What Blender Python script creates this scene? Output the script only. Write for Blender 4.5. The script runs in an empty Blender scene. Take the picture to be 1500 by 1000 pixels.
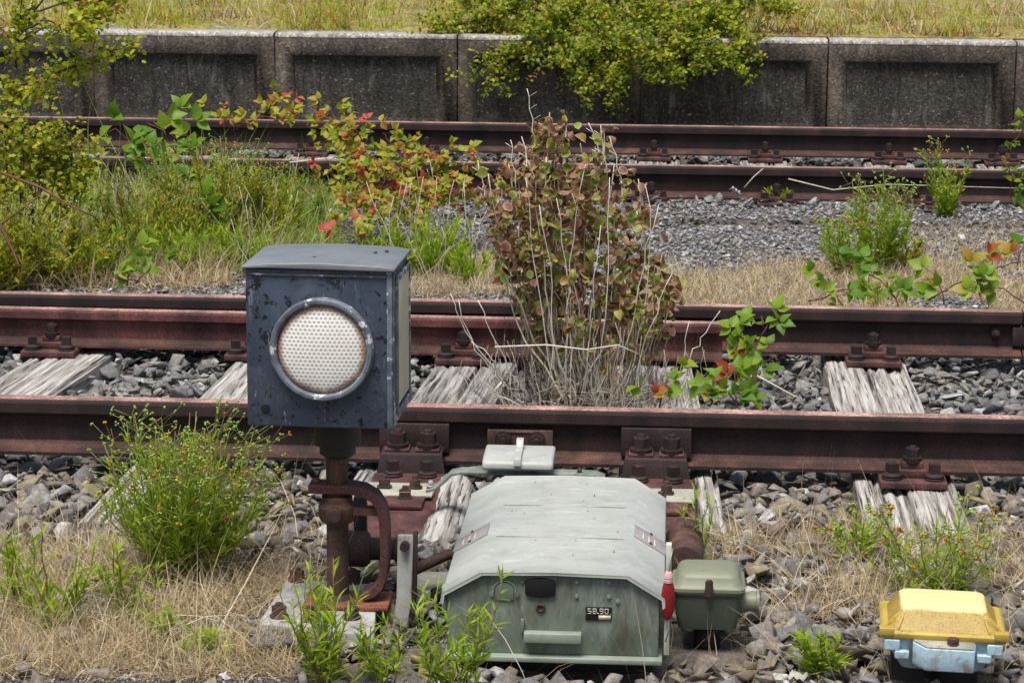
import bpy, bmesh, math, random
import numpy as np
from mathutils import Vector, Matrix, noise
random.seed(7); RS = np.random.RandomState(11)
scene = bpy.context.scene
PI = math.pi
# ------------------------------------------------------------------ camera
F, PITCH, YAW, ROLL = 3677.0, .2076, .0627, .00595
CAM = Vector((.4156, -6.637, 1.7517))
_cp, _sp, _cy, _sy = math.cos(PITCH), math.sin(PITCH), math.cos(YAW), math.sin(YAW)
FW = Vector((-_sy*_cp, _cy*_cp, -_sp)); _rt = Vector((_cy, _sy, 0)); _up = _rt.cross(FW)
_cr, _sr = math.cos(ROLL), math.sin(ROLL)
RT = _cr*_rt + _sr*_up; UP = -_sr*_rt + _cr*_up
cam = bpy.data.cameras.new('camera'); camo = bpy.data.objects.new('camera', cam)
scene.collection.objects.link(camo); scene.camera = camo
cam.sensor_width = 36; cam.lens = F/1500*36; cam.clip_end = 500; cam.clip_start = .05
m = Matrix((RT, UP, -FW)).transposed().to_4x4(); m.translation = CAM; camo.matrix_world = m
cam.dof.use_dof = True; cam.dof.focus_distance = 5.7; cam.dof.aperture_fstop = 26
# ------------------------------------------------------------------ light
SUN_EL, SUN_AZ = math.radians(70), math.radians(200)      # azimuth clockwise from +y
w = bpy.data.worlds.new('World'); scene.world = w; w.use_nodes = True
nt = w.node_tree; bg = nt.nodes['Background']
sky = nt.nodes.new('ShaderNodeTexSky'); sky.sky_type = 'NISHITA'; sky.sun_disc = False
sky.sun_elevation = SUN_EL; sky.sun_rotation = SUN_AZ; sky.dust_density = 4; sky.air_density = 1; sky.ozone_density = .6
nt.links.new(sky.outputs[0], bg.inputs[0]); bg.inputs[1].default_value = .05
sl = bpy.data.lights.new('sun', 'SUN'); sl.energy = 2.0; sl.angle = math.radians(30); sl.color = (1, .96, .9)
so = bpy.data.objects.new('sun', sl); scene.collection.objects.link(so)
sd = Vector((math.sin(SUN_AZ)*math.cos(SUN_EL), math.cos(SUN_AZ)*math.cos(SUN_EL), math.sin(SUN_EL)))
so.rotation_euler = sd.to_track_quat('Z', 'Y').to_euler(); so.location = (0, 0, 8)
scene.view_settings.view_transform = 'Standard'; scene.view_settings.look = 'None'
scene.view_settings.exposure = 1.08; scene.view_settings.gamma = 1
scene.render.engine = 'CYCLES'; scene.cycles.max_bounces = 6; scene.cycles.transparent_max_bounces = 8
try: scene.cycles.use_denoising = True
except Exception: pass
# ------------------------------------------------------------------ points measured on the ground or on an upright plane
def ray(px, py): return FW + RT*((px-750)/F) - UP*((py-500)/F)
def G(px, py, z=0.):
    d = ray(px, py); t = (z-CAM.z)/d.z; return CAM + d*t
def V(px, py, y):
    d = ray(px, py); t = (y-CAM.y)/d.y; return CAM + d*t
# ------------------------------------------------------------------ mesh builder
class MB:
    def __init__(s):
        s.v = []; s.n = 0; s.loops = []; s.tot = []; s.mat = []; s.tint = []; s.rim = []
        s.M = Matrix.Identity(4)
    def add(s, vs, fs, mat=0, tint=None, rim=None):
        M = s.M
        a = np.array([M @ Vector(q) for q in vs], float).reshape(-1, 3)
        if M.determinant() < 0: fs = [tuple(reversed(f)) for f in fs]
        s.v.append(a)
        for f in fs:
            s.loops.append(np.array(f)+s.n); s.tot.append(np.array([len(f)])); s.mat.append(np.array([mat]))
            s.tint.append(np.array([random.random() if tint is None else tint]))
        s.rim.append(np.zeros(len(a)) if rim is None else np.array(rim, float)); s.n += len(a)
    def inst(s, tpl, P, R, S, tint, mat=0):
        """tpl=(verts kx3, faces list, rim k); P nx3, R nx3x3 (columns = axes), S nx3, tint n"""
        tv, tf, tr = tpl; n, k = len(P), len(tv)
        if n == 0: return
        w_ = tv[None]*S[:, None, :]
        a = np.einsum('nij,nkj->nki', R, w_) + P[:, None, :]
        s.v.append(a.reshape(-1, 3))
        lt = np.array([len(f) for f in tf]); fl = np.concatenate([np.array(f) for f in tf])
        off = s.n + np.arange(n)*k
        s.loops.append((fl[None]+off[:, None]).ravel()); s.tot.append(np.tile(lt, n))
        s.mat.append(np.full(n*len(tf), mat)); s.tint.append(np.repeat(tint, len(tf)))
        s.rim.append(np.tile(tr, n)); s.n += n*k
    def build(s, name, mats, parent=None, bevel=0, smooth=0, loc=None):
        me = bpy.data.meshes.new(name)
        v = np.concatenate(s.v) if s.v else np.zeros((0, 3))
        if loc is not None: v = v-np.array(loc)
        lo = np.concatenate(s.loops).astype(np.int32); to = np.concatenate(s.tot).astype(np.int32)
        me.vertices.add(len(v)); me.vertices.foreach_set('co', v.astype(np.float32).ravel())
        me.loops.add(len(lo)); me.loops.foreach_set('vertex_index', lo)
        me.polygons.add(len(to)); me.polygons.foreach_set('loop_start', np.concatenate([[0], np.cumsum(to)[:-1]]).astype(np.int32))
        me.polygons.foreach_set('loop_total', to); me.polygons.foreach_set('material_index', np.concatenate(s.mat).astype(np.int32))
        me.update(calc_edges=True)
        a = me.attributes.new('tint', 'FLOAT', 'FACE'); a.data.foreach_set('value', np.concatenate(s.tint).astype(np.float32))
        a = me.attributes.new('rim', 'FLOAT', 'POINT'); a.data.foreach_set('value', np.concatenate(s.rim).astype(np.float32))
        for mm in (mats if isinstance(mats, (list, tuple)) else [mats]): me.materials.append(mm)
        if smooth:
            me.polygons.foreach_set('use_smooth', np.ones(len(to), bool)); me.set_sharp_from_angle(angle=math.radians(smooth))
        o = bpy.data.objects.new(name, me); scene.collection.objects.link(o)
        if loc is not None: o.location = loc
        if bevel:
            b = o.modifiers.new('bevel', 'BEVEL'); b.width = bevel; b.segments = 2; b.limit_method = 'ANGLE'; b.angle_limit = .6
        if parent:
            o.parent = parent; o.matrix_parent_inverse = Matrix.Translation(-parent.location)
        return o
    # --- shapes
    def box(s, c, size, rz=0, rx=0, ry=0, mat=0, taper=0, tint=None):
        c = Vector(c); hx, hy, hz = [q/2 for q in size]; R = Matrix.Rotation(rz, 3, 'Z') @ Matrix.Rotation(ry, 3, 'Y') @ Matrix.Rotation(rx, 3, 'X')
        vs = []
        for z in (-1, 1):
            k = 1-taper if z > 0 else 1
            for x, y in ((-1, -1), (1, -1), (1, 1), (-1, 1)): vs.append(c + R @ Vector((x*hx*k, y*hy*k, z*hz)))
        s.add(vs, [(3, 2, 1, 0), (4, 5, 6, 7), (0, 1, 5, 4), (1, 2, 6, 5), (2, 3, 7, 6), (3, 0, 4, 7)], mat, tint)
    def cyl(s, p0, p1, r0, r1=None, n=16, mat=0, ph=0, tint=None):
        p0, p1 = Vector(p0), Vector(p1); r1 = r0 if r1 is None else r1
        q = (p1-p0).to_track_quat('Z', 'Y').to_matrix()
        vs = [p + q @ Vector((r*math.cos(2*PI*i/n+ph), r*math.sin(2*PI*i/n+ph), 0)) for p, r in ((p0, r0), (p1, r1)) for i in range(n)]
        s.add(vs, [tuple(range(n-1, -1, -1)), tuple(range(n, 2*n))]+[(i, (i+1) % n, n+(i+1) % n, n+i) for i in range(n)], mat, tint)
    def lathe(s, c, prof, n=24, mat=0, axis=(0, 0, 1)):
        q = Vector(axis).to_track_quat('Z', 'Y').to_matrix(); c = Vector(c); k = len(prof)
        vs = [c + q @ Vector((r*math.cos(2*PI*i/n), r*math.sin(2*PI*i/n), z)) for r, z in prof for i in range(n)]
        fs = [(j*n+i, j*n+(i+1) % n, (j+1)*n+(i+1) % n, (j+1)*n+i) for j in range(k-1) for i in range(n)]
        fs += [tuple(range(n-1, -1, -1)), tuple((k-1)*n+i for i in range(n))]
        s.add(vs, fs, mat)
    def prism(s, outline, d, mat=0, caps=True):
        """outline: list of 3D points (planar), d: extrusion vector"""
        n = len(outline); o = [Vector(q) for q in outline]; d = Vector(d)
        nr = Vector((0, 0, 0))
        for i in range(n): nr += o[i].cross(o[(i+1) % n])
        if nr.dot(d) > 0: o.reverse()
        vs = o+[q+d for q in o]
        s.add(vs, [tuple(range(n)), tuple(range(2*n-1, n-1, -1))]+[(i, n+i, n+(i+1) % n, (i+1) % n) for i in range(n)], mat)
    def tube(s, pts, r0, r1=None, n=4, mat=0, tint=None):
        r1 = r0 if r1 is None else r1; P = [Vector(p) for p in pts]; k = len(P); vs = []
        for j, p in enumerate(P):
            t = (P[min(j+1, k-1)]-P[max(j-1, 0)]); t = t.normalized() if t.length > 1e-9 else Vector((0, 0, 1))
            a = t.cross(Vector((.3, -1, .1))); a = a.normalized() if a.length > 1e-4 else Vector((1, 0, 0)); b = t.cross(a)
            r = r0+(r1-r0)*j/(k-1)
            for i in range(n): vs.append(p+(a*math.cos(2*PI*i/n)+b*math.sin(2*PI*i/n))*r)
        fs = [(j*n+i, j*n+(i+1) % n, (j+1)*n+(i+1) % n, (j+1)*n+i) for j in range(k-1) for i in range(n)]
        fs += [tuple(range(n-1, -1, -1)), tuple((k-1)*n+i for i in range(n))]
        s.add(vs, fs, mat, random.random() if tint is None else tint)
    def band(s, pts, wd, th, nrm, mat=0):
        """flat bar following pts; width along nrm, thickness th in the plane"""
        P = [Vector(p) for p in pts]; nrm = Vector(nrm).normalized(); k = len(P); vs = []
        for j, p in enumerate(P):
            t = (P[min(j+1, k-1)]-P[max(j-1, 0)]).normalized(); b = t.cross(nrm).normalized()
            for u, v_ in ((-1, -1), (1, -1), (1, 1), (-1, 1)): vs.append(p+nrm*u*wd/2+b*v_*th/2)
        fs = [(j*4+i, j*4+(i+1) % 4, (j+1)*4+(i+1) % 4, (j+1)*4+i) for j in range(k-1) for i in range(4)]
        fs += [(3, 2, 1, 0), tuple((k-1)*4+i for i in range(4))]
        s.add(vs, fs, mat)
    def nut(s, p, r=.018, h=.02, up=(0, 0, 1), shank=.01, wash=1, mat=0):
        """hex nut on washers with the bolt end standing out"""
        p = Vector(p); u = Vector(up).normalized(); z = 0; ph = random.random()
        for i in range(wash):
            s.cyl(p+u*z, p+u*(z+.0045), r*1.28, n=18, mat=mat); z += .0062
            if i < wash: s.cyl(p+u*(z-.002), p+u*(z), r*1.05, n=14, mat=mat)
        s.cyl(p+u*z, p+u*(z+h), r, n=6, mat=mat, ph=ph)
        if shank: s.cyl(p+u*(z+h), p+u*(z+h+shank), r*.55, r*.45, n=12, mat=mat)
def empty(name, loc, label, cat, group=None):
    o = bpy.data.objects.new(name, None); scene.collection.objects.link(o); o.location = loc
    o.empty_display_size = .05
    return tag(o, label, cat, group)
def tag(o, label, cat, group=None, kind=None):
    o['label'] = label
    if cat: o['category'] = cat
    if group: o['group'] = group
    if kind: o['kind'] = kind
    return o
# ------------------------------------------------------------------ materials
def mat(name): 
    m_ = bpy.data.materials.new(name); m_.use_nodes = True
    return m_, m_.node_tree, m_.node_tree.nodes['Principled BSDF']
class N:
    def __init__(s, nt): s.nt = nt; s.co = nt.nodes.new('ShaderNodeTexCoord').outputs['Object']
    def new(s, t): return s.nt.nodes.new(t)
    def set(s, sock, v):
        if hasattr(v, 'is_linked'): s.nt.links.new(v, sock)
        elif isinstance(v, tuple) and len(v) == 3 and sock.type == 'RGBA': sock.default_value = (*v, 1)
        else: sock.default_value = v
    def noise(s, scale, detail=4, rough=.6, stretch=None, dist=0, co=None):
        n = s.new('ShaderNodeTexNoise'); n.inputs['Scale'].default_value = scale; n.inputs['Detail'].default_value = detail
        n.inputs['Roughness'].default_value = rough; n.inputs['Distortion'].default_value = dist
        c = co or s.co
        if stretch:
            mp = s.new('ShaderNodeMapping'); mp.inputs['Scale'].default_value = stretch; s.nt.links.new(c, mp.inputs[0]); c = mp.outputs[0]
        s.nt.links.new(c, n.inputs['Vector']); return n.outputs[0]
    def ramp(s, f, pts, interp='LINEAR'):
        r = s.new('ShaderNodeValToRGB'); s.nt.links.new(f, r.inputs[0]); r.color_ramp.interpolation = interp
        e = r.color_ramp.elements
        while len(e) < len(pts): e.new(.5)
        for i, (p, c) in enumerate(pts):
            e[i].position = p; e[i].color = (c, c, c, 1) if not isinstance(c, tuple) else (*c, 1)
        return r.outputs[0]
    def mix(s, f, a, b, mode='MIX'):
        n = s.new('ShaderNodeMix'); n.data_type = 'RGBA'; n.blend_type = mode
        s.set(n.inputs[0], f); s.set(n.inputs[6], a); s.set(n.inputs[7], b); return n.outputs[2]
    def math(s, op, a, b=0.):
        n = s.new('ShaderNodeMath'); n.operation = op; s.set(n.inputs[0], a); s.set(n.inputs[1], b); return n.outputs[0]
    def bump(s, h, strength=.5, dist=.002, bsdf=None):
        n = s.new('ShaderNodeBump'); n.inputs['Strength'].default_value = strength; n.inputs['Distance'].default_value = dist
        s.nt.links.new(h, n.inputs['Height']); s.nt.links.new(n.outputs[0], bsdf.inputs['Normal'])
    def attr(s, name):
        n = s.new('ShaderNodeAttribute'); n.attribute_name = name; return n.outputs['Fac']
def rust(name, dark, mid, lite, scale=60, rough=.75, bump=.5, worn=0.):
    m_, t, b = mat(name); k = N(t)
    big = k.noise(scale*.12, 5, .65); sm = k.noise(scale*4, 3, .7)
    c = k.ramp(big, [(.3, dark), (.5, mid), (.72, lite)])
    sp = k.ramp(sm, [(.35, .45), (.5, 1.), (.68, 1.9)])
    c = k.mix(1., c, sp, 'MULTIPLY')
    c = k.mix(1., c, k.ramp(k.noise(14, 4, .6, stretch=(1, 1, .12)), [(.3, .45), (.5, .95), (.7, 1.6)]), 'MULTIPLY')
    pale = k.ramp(k.noise(scale*7, 2, .6), [(.60, 0.), (.70, .6)])
    c = k.mix(pale, c, tuple(min(1, q*2.6+.03) for q in lite))
    k.set(b.inputs['Base Color'], c); b.inputs['Roughness'].default_value = rough; b.inputs['Metallic'].default_value = 0
    k.bump(sm, bump, .0015, b); return m_
def painted(name, col, dirt, chips=None, rough=.45, dscale=12, chipscale=45, chip_lo=.66, streak=None, metal=0):
    m_, t, b = mat(name); k = N(t)
    f = k.ramp(k.noise(dscale, 6, .7), [(.38, 0.), (.72, 1.)])
    c = k.mix(f, col, dirt)
    c = k.mix(k.ramp(k.noise(dscale*9, 3, .7), [(.3, .0), (.9, .35)]), c, tuple(q*1.5 for q in col))
    if streak:
        sf = k.ramp(k.noise(30, 5, .7, stretch=streak[1]), [(streak[2], 0.), (streak[2]+.1, streak[3])]); c = k.mix(sf, c, streak[0])
    h = k.noise(chipscale, 5, .7)
    if chips:
        cf = k.ramp(h, [(chip_lo, 0.), (chip_lo+.03, 1.)]); c = k.mix(cf, c, chips)
    k.set(b.inputs['Base Color'], c); b.inputs['Roughness'].default_value = rough; b.inputs['Metallic'].default_value = metal
    k.bump(k.noise(dscale*6, 5, .7), .25, .002, b); return m_
def weather(m_, col, lo, hi, sc=6, stretch=None, amt=.7):
    """one more layer of grime or bleaching with a patchy shape of its own"""
    t = m_.node_tree; k = N(t); b = t.nodes['Principled BSDF']; old = b.inputs['Base Color'].links[0].from_socket
    c = k.mix(k.ramp(k.noise(sc, 7, .75, stretch=stretch, dist=.5), [(lo, 0.), (hi, amt)]), old, col); t.links.new(c, b.inputs['Base Color'])
def leafmat(name, pts, rim=None, transl=.35, rough=.45):
    m_, t, b = mat(name); k = N(t)
    c = k.ramp(k.attr('tint'), pts)
    c = k.mix(k.ramp(k.noise(90, 3, .6), [(.35, 0.), (.75, .5)]), c, k.mix(1., c, (.55, .6, .5), 'MULTIPLY'))
    if rim: c = k.mix(k.ramp(k.attr('rim'), [(.45, 0.), (1., .8)]), c, rim)
    k.set(b.inputs['Base Color'], c); b.inputs['Roughness'].default_value = rough; b.inputs['Specular IOR Level'].default_value = .35
    if transl:
        tr = k.new('ShaderNodeBsdfTranslucent'); k.set(tr.inputs[0], c); mx = k.new('ShaderNodeMixShader'); mx.inputs[0].default_value = transl
        out = t.nodes['Material Output']; t.links.new(b.outputs[0], mx.inputs[1]); t.links.new(tr.outputs[0], mx.inputs[2]); t.links.new(mx.outputs[0], out.inputs[0])
    return m_
def stonemat(name, pts, rough=.85, moss=None):
    m_, t, b = mat(name); k = N(t)
    c = k.ramp(k.attr('tint'), pts)
    c = k.mix(1., c, k.ramp(k.noise(55, 6, .75), [(.3, .45), (.5, 1.), (.70, 1.8)]), 'MULTIPLY')
    if moss: c = k.mix(k.ramp(k.noise(7, 4, .7), [(.5, 0.), (.68, .6)]), c, moss)
    k.set(b.inputs['Base Color'], c); b.inputs['Roughness'].default_value = rough
    k.bump(k.noise(160, 5, .7), .6, .003, b); return m_
M = {}
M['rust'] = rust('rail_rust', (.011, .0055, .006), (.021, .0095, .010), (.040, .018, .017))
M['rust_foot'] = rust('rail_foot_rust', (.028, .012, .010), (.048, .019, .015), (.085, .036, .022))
M['rail_top'] = rust('rail_top_worn_lit', (.24, .125, .10), (.33, .185, .15), (.42, .26, .21), scale=30, rough=.5, bump=.2)  # worn and dusty head top; its sky-lit brightness is painted in too
M['rust_red'] = rust('guard_rust', (.05, .017, .017), (.09, .030, .028), (.14, .050, .043))
M['rust_dk'] = rust('dark_iron', (.022, .015, .013), (.055, .030, .024), (.15, .065, .035), scale=90)
M['rust_or'] = rust('orange_iron', (.10, .035, .02), (.19, .065, .035), (.30, .12, .06))
M['plate_rust'] = rust('plate_rust', (.04, .014, .014), (.07, .025, .023), (.12, .050, .043))
M['lamp'] = painted('slate_blue_paint', (.036, .050, .078), (.070, .090, .13), (.006, .006, .008), .40, 8, 48, .57, ((.42, .46, .52), (1, 1, .12), .64, .6))
M['lamp_lid'] = painted('lid_grey_paint', (.14, .155, .17), (.22, .23, .245), (.03, .025, .025), .4, 8, 25, .70)
M['lamp_edge'] = painted('scuffed_white_blue', (.07, .085, .115), (.22, .25, .29), (.60, .62, .65), .6, 30, 34, .58)
M['black'] = painted('black_rubber', (.006, .006, .008), (.012, .012, .012), None, .5)
M['black_iron'] = painted('black_iron', (.014, .012, .012), (.03, .022, .02), None, .6)
M['hood'] = painted('pale_grey_green_paint', (.42, .435, .405), (.34, .36, .33), (.55, .57, .55), .42, 9, 14, .70, ((.72, .73, .72), (.18, 1.2, 1), .60, .6))
M['body'] = painted('weathered_green_paint', (.18, .215, .18), (.10, .13, .09), (.30, .33, .30), .5, 7, 40, .66, ((.27, .32, .28), (1, 1, .25), .58, .7))
M['body_lt'] = painted('pale_green_flange', (.27, .32, .27), (.16, .19, .13), None, .5)
M['bare'] = painted('bare_metal', (.36, .36, .34), (.24, .23, .2), (.14, .12, .1), .45, 20, 60, .62)
M['jlid'] = painted('sage_green_lid', (.17, .195, .125), (.24, .235, .165), (.12, .08, .06), .5, 7, 40, .64)
M['jbody'] = painted('dark_green_box', (.055, .075, .055), (.085, .10, .075), None, .45, 9)
M['red'] = painted('red_handle', (.26, .010, .015), (.15, .008, .012), (.6, .3, .3), .4, 30, 60, .7)
M['pink'] = painted('faded_pink', (.62, .35, .36), (.7, .55, .55), None, .5)
M['whitebar'] = painted('off_white_bar', (.55, .57, .5), (.35, .36, .28), None, .6)
M['ltblue'] = painted('pale_blue_paint', (.42, .58, .68), (.32, .46, .55), (.06, .05, .04), .5, 12, 60, .66)
M['lich'] = painted('lichen_grey_paint', (.42, .42, .36), (.20, .19, .12), (.12, .09, .07), .7, 25, 60, .62)
M['plaque'] = painted('faded_plaque', (.30, .27, .27), (.40, .37, .37), (.2, .13, .12), .4, 40, 60, .64)
M['ivory'] = painted('ivory_enamel', (.62, .58, .42), (.45, .42, .28), None, .4)
M['gold'] = painted('cream_number', (.72, .68, .55), (.6, .55, .4), None, .5)
M['slab'] = painted('grey_base_plate', (.34, .34, .34), (.22, .21, .20), (.13, .07, .045), .6, 14, 30, .62)
M['paper'] = painted('white_paper', (.55, .55, .57), (.42, .42, .42), None, .8)
def m_yellow():
    m_, t, b = mat('yellow_lid_paint'); k = N(t)
    c = k.mix(k.ramp(k.noise(14, 5, .7), [(.35, 0.), (.7, 1.)]), (.42, .30, .05), (.30, .19, .025))
    g = k.new('ShaderNodeNewGeometry'); sx = k.new('ShaderNodeSeparateXYZ'); t.links.new(g.outputs['Normal'], sx.inputs[0])
    # bleached paint on the weather side (lid top), speckled dirt on the flanks
    top = k.ramp(k.math('ADD', sx.outputs['Z'], k.math('MULTIPLY', k.math('SUBTRACT', k.noise(25, 4, .7), .5), .25)), [(.80, 0.), (.88, 1.)])
    sp = k.ramp(k.noise(230, 3, .7), [(.54, 0.), (.62, .85)])
    c = k.mix(sp, c, (.16, .085, .02)); c = k.mix(top, c, (.76, .64, .30))
    k.set(b.inputs['Base Color'], c); b.inputs['Roughness'].default_value = .5; k.bump(k.noise(150, 4, .7), .2, .002, b); return m_
M['yellow'] = m_yellow()
M['yrim'] = painted('yellow_rim_paint', (.45, .33, .06), (.32, .22, .035), (.14, .08, .02), .5, 20, 130, .64)
def m_lens():
    m_, t, b = mat('perforated_reflector'); k = N(t); L = t.links
    mp = k.new('ShaderNodeMapping'); mp.inputs['Rotation'].default_value = (0, 0, 0); L.new(k.co, mp.inputs[0])
    sx = k.new('ShaderNodeSeparateXYZ'); L.new(mp.outputs[0], sx.inputs[0])
    P_ = .0098
    def dots(ox, oz):
        u = k.math('SUBTRACT', k.math('FRACT', k.math('ADD', k.math('DIVIDE', sx.outputs['X'], P_), 50.+ox)), .5)
        v = k.math('SUBTRACT', k.math('FRACT', k.math('ADD', k.math('DIVIDE', sx.outputs['Z'], P_*1.732), 50.+oz)), .5)
        v = k.math('MULTIPLY', v, 1.732)
        return k.math('SQRT', k.math('ADD', k.math('MULTIPLY', u, u), k.math('MULTIPLY', v, v)))
    d = k.math('MINIMUM', dots(0, 0), dots(.5, .5))
    hole = k.ramp(d, [(.20, 1.), (.30, 0.)])
    dirt = k.ramp(k.noise(22, 5, .7), [(.42, 0.), (.7, .5)])
    base = k.mix(dirt, (.95, .94, .89), (.80, .74, .64))
    r = k.math('SQRT', k.math('ADD', k.math('MULTIPLY', sx.outputs['X'], sx.outputs['X']), k.math('MULTIPLY', sx.outputs['Z'], sx.outputs['Z'])))
    rr = k.math('ADD', r, k.math('MULTIPLY', k.math('SUBTRACT', k.noise(40, 4, .7), .5), .02))
    rustf = k.ramp(rr, [(.081, 0.), (.090, .85)])
    c = k.mix(k.math('MULTIPLY', hole, .50), base, (.13, .12, .10)); c = k.mix(rustf, c, (.32, .17, .10))
    k.set(b.inputs['Base Color'], c); b.inputs['Roughness'].default_value = .35
    k.bump(k.math('SUBTRACT', 1., hole), .8, .002, b); return m_
M['lens'] = m_lens()
def m_wood(name, a, b_, c_):
    m_, t, b = mat(name); k = N(t)
    g = k.noise(9, 5, .65, stretch=(7, .25, 3), dist=.25); f = k.noise(22, 5, .6, stretch=(5, .16, 3))
    c = k.ramp(g, [(.36, a), (.47, b_), (.62, c_)])
    c = k.mix(k.ramp(f, [(.39, .9), (.44, 0.)]), c, tuple(q*.14 for q in a))  # near-black streaks paint the shade of deep cracks into the grain colour
    c = k.mix(k.ramp(k.noise(5, 4, .6), [(.60, 0.), (.74, .55)]), c, (.22, .22, .09))
    k.set(b.inputs['Base Color'], c); b.inputs['Roughness'].default_value = .9
    k.bump(f, 1., .006, b); return m_
M['wood'] = m_wood('weathered_sleeper', (.11, .10, .095), (.30, .28, .255), (.54, .52, .485))
M['wood_dk'] = m_wood('dark_sleeper', (.06, .056, .052), (.20, .19, .18), (.42, .41, .39))
def m_conc(name, dark, mid, lite, spec):
    m_, t, b = mat(name); k = N(t)
    c = k.ramp(k.noise(4, 6, .7), [(.32, dark), (.55, mid), (.75, lite)])
    c = k.mix(k.ramp(k.noise(6, 5, .7, stretch=(6, 1, .7)), [(.45, 0.), (.7, .55)]), c, tuple(q*.45 for q in dark))
    vo = k.new('ShaderNodeTexVoronoi'); vo.inputs['Scale'].default_value = 90; t.links.new(k.co, vo.inputs[0])
    c = k.mix(1., c, k.ramp(vo.outputs['Color'], [(.1, .55), (.5, 1.), (.9, 1.7)]), 'MULTIPLY')
    c = k.mix(k.ramp(k.noise(55, 3, .7), [(.63, 0.), (.70, .7)]), c, spec)
    k.set(b.inputs['Base Color'], c); b.inputs['Roughness'].default_value = .92; k.bump(vo.outputs['Distance'], .6, .004, b); return m_
M['conc'] = m_conc('aggregate_concrete', (.034, .027, .021), (.070, .056, .044), (.125, .104, .082), (.36, .34, .30))
M['conc_in'] = m_conc('aggregate_concrete_recess', (.030, .026, .022), (.062, .054, .046), (.115, .104, .09), (.42, .40, .36))
M['coping'] = m_conc('worn_coping', (.26, .24, .22), (.36, .34, .31), (.46, .43, .40), (.6, .58, .55))
def m_ground(name, pts, sc, fine=60, bump=.01):
    m_, t, b = mat(name); k = N(t)
    c = k.ramp(k.noise(sc, 6, .75), pts)
    c = k.mix(1., c, k.ramp(k.noise(fine, 4, .8), [(.3, .4), (.5, 1.), (.7, 1.7)]), 'MULTIPLY')
    k.set(b.inputs['Base Color'], c); b.inputs['Roughness'].default_value = .95; k.bump(k.noise(fine, 5, .8), .8, bump, b); return m_
M['dirt'] = m_ground('ballast_dirt', [(.35, (.07, .06, .05)), (.5, (.12, .105, .09)), (.65, (.16, .14, .11))], 5)
M['moss'] = m_ground('mossy_platform', [(.34, (.34, .31, .28)), (.42, (.16, .12, .07)), (.49, (.23, .21, .05)), (.56, (.30, .26, .06)), (.62, (.28, .13, .07)), (.70, (.38, .33, .28))], 5, 30)
ST_G = [(0., (.08, .08, .085)), (.3, (.15, .15, .155)), (.55, (.22, .22, .225)), (.75, (.19, .17, .145)), (.9, (.30, .29, .28)), (1., (.40, .40, .41))]
ST_F = [(0., (.085, .08, .085)), (.2, (.17, .165, .17)), (.42, (.21, .20, .19)), (.58, (.17, .13, .105)), (.70, (.24, .21, .165)), (.78, (.22, .18, .085)), (.9, (.27, .265, .255)), (1., (.50, .49, .48))]
M['stone'] = stonemat('ballast_stone', ST_F, moss=(.17, .145, .075))
M['stone_b'] = stonemat('crib_stone', ST_G, moss=(.16, .16, .11))
M['gravel'] = stonemat('grey_chippings', [(0., (.11, .11, .12)), (.4, (.22, .22, .23)), (.75, (.33, .33, .34)), (.9, (.28, .25, .2)), (1., (.5, .5, .5))])
M['dry'] = leafmat('dry_grass', [(0., (.30, .19, .10)), (.3, (.56, .42, .24)), (.7, (.76, .62, .40)), (1., (.88, .80, .60))], transl=.3, rough=.7)
M['grass'] = leafmat('green_grass', [(0., (.22, .36, .03)), (.5, (.38, .52, .05)), (1., (.56, .62, .18))], transl=.5)
M['olive'] = leafmat('olive_weed', [(0., (.30, .40, .02)), (.45, (.54, .58, .04)), (.8, (.66, .60, .06)), (.92, (.50, .28, .06)), (1., (.38, .12, .04))], transl=.5)
M['rag'] = leafmat('ragwort_leaf', [(0., (.24, .40, .015)), (.5, (.42, .58, .03)), (.85, (.56, .64, .06)), (1., (.62, .54, .18))], transl=.55)
M['stemg'] = leafmat('green_stem', [(0., (.20, .26, .05)), (.6, (.26, .30, .08)), (1., (.22, .10, .05))], transl=0)
M['bud'] = leafmat('flower_bud', [(0., (.26, .44, .06)), (.7, (.42, .56, .10)), (1., (.55, .52, .10))], transl=.2)
M['flower'] = leafmat('orange_flower', [(0., (.62, .40, .02)), (.5, (.62, .28, .01)), (1., (.50, .17, .01))], transl=.2)
M['platred'] = leafmat('reddish_weed', [(0., (.14, .05, .03)), (.5, (.30, .13, .06)), (1., (.40, .24, .09))], transl=.3)
M['haw'] = leafmat('hawthorn_leaf', [(0., (.12, .20, .015)), (.3, (.26, .34, .02)), (.65, (.50, .53, .035)), (.93, (.62, .60, .06)), (1., (.52, .24, .06))], transl=.5)
M['haw_dk'] = leafmat('dark_shrub_leaf', [(0., (.06, .12, .012)), (.35, (.16, .25, .016)), (.65, (.36, .43, .025)), (.94, (.56, .57, .04)), (1., (.48, .20, .05))], transl=.5)
M['bram'] = leafmat('bramble_leaf_green', [(0., (.09, .21, .02)), (.45, (.22, .38, .03)), (.8, (.34, .42, .04)), (.9, (.5, .30, .05)), (1., (.52, .10, .05))], transl=.45)
M['bram_or'] = leafmat('bramble_leaf_autumn', [(0., (.18, .30, .02)), (.35, (.36, .42, .03)), (.6, (.50, .42, .05)), (.78, (.54, .26, .07)), (1., (.56, .08, .05))], transl=.45)
M['purple'] = leafmat('purple_brown_leaf', [(0., (.07, .035, .03)), (.22, (.18, .07, .07)), (.42, (.38, .17, .16)), (.56, (.44, .24, .15)), (.7, (.36, .34, .07)), (.92, (.22, .32, .04)), (1., (.16, .30, .03))], rim=(.46, .34, .12), transl=.3)
M['twig'] = leafmat('pale_dead_stem', [(0., (.46, .38, .28)), (.5, (.70, .62, .50)), (1., (.88, .83, .74))], transl=0, rough=.8)
M['bark'] = leafmat('dark_bark', [(0., (.05, .035, .03)), (1., (.12, .08, .065))], transl=0, rough=.9)
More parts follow.
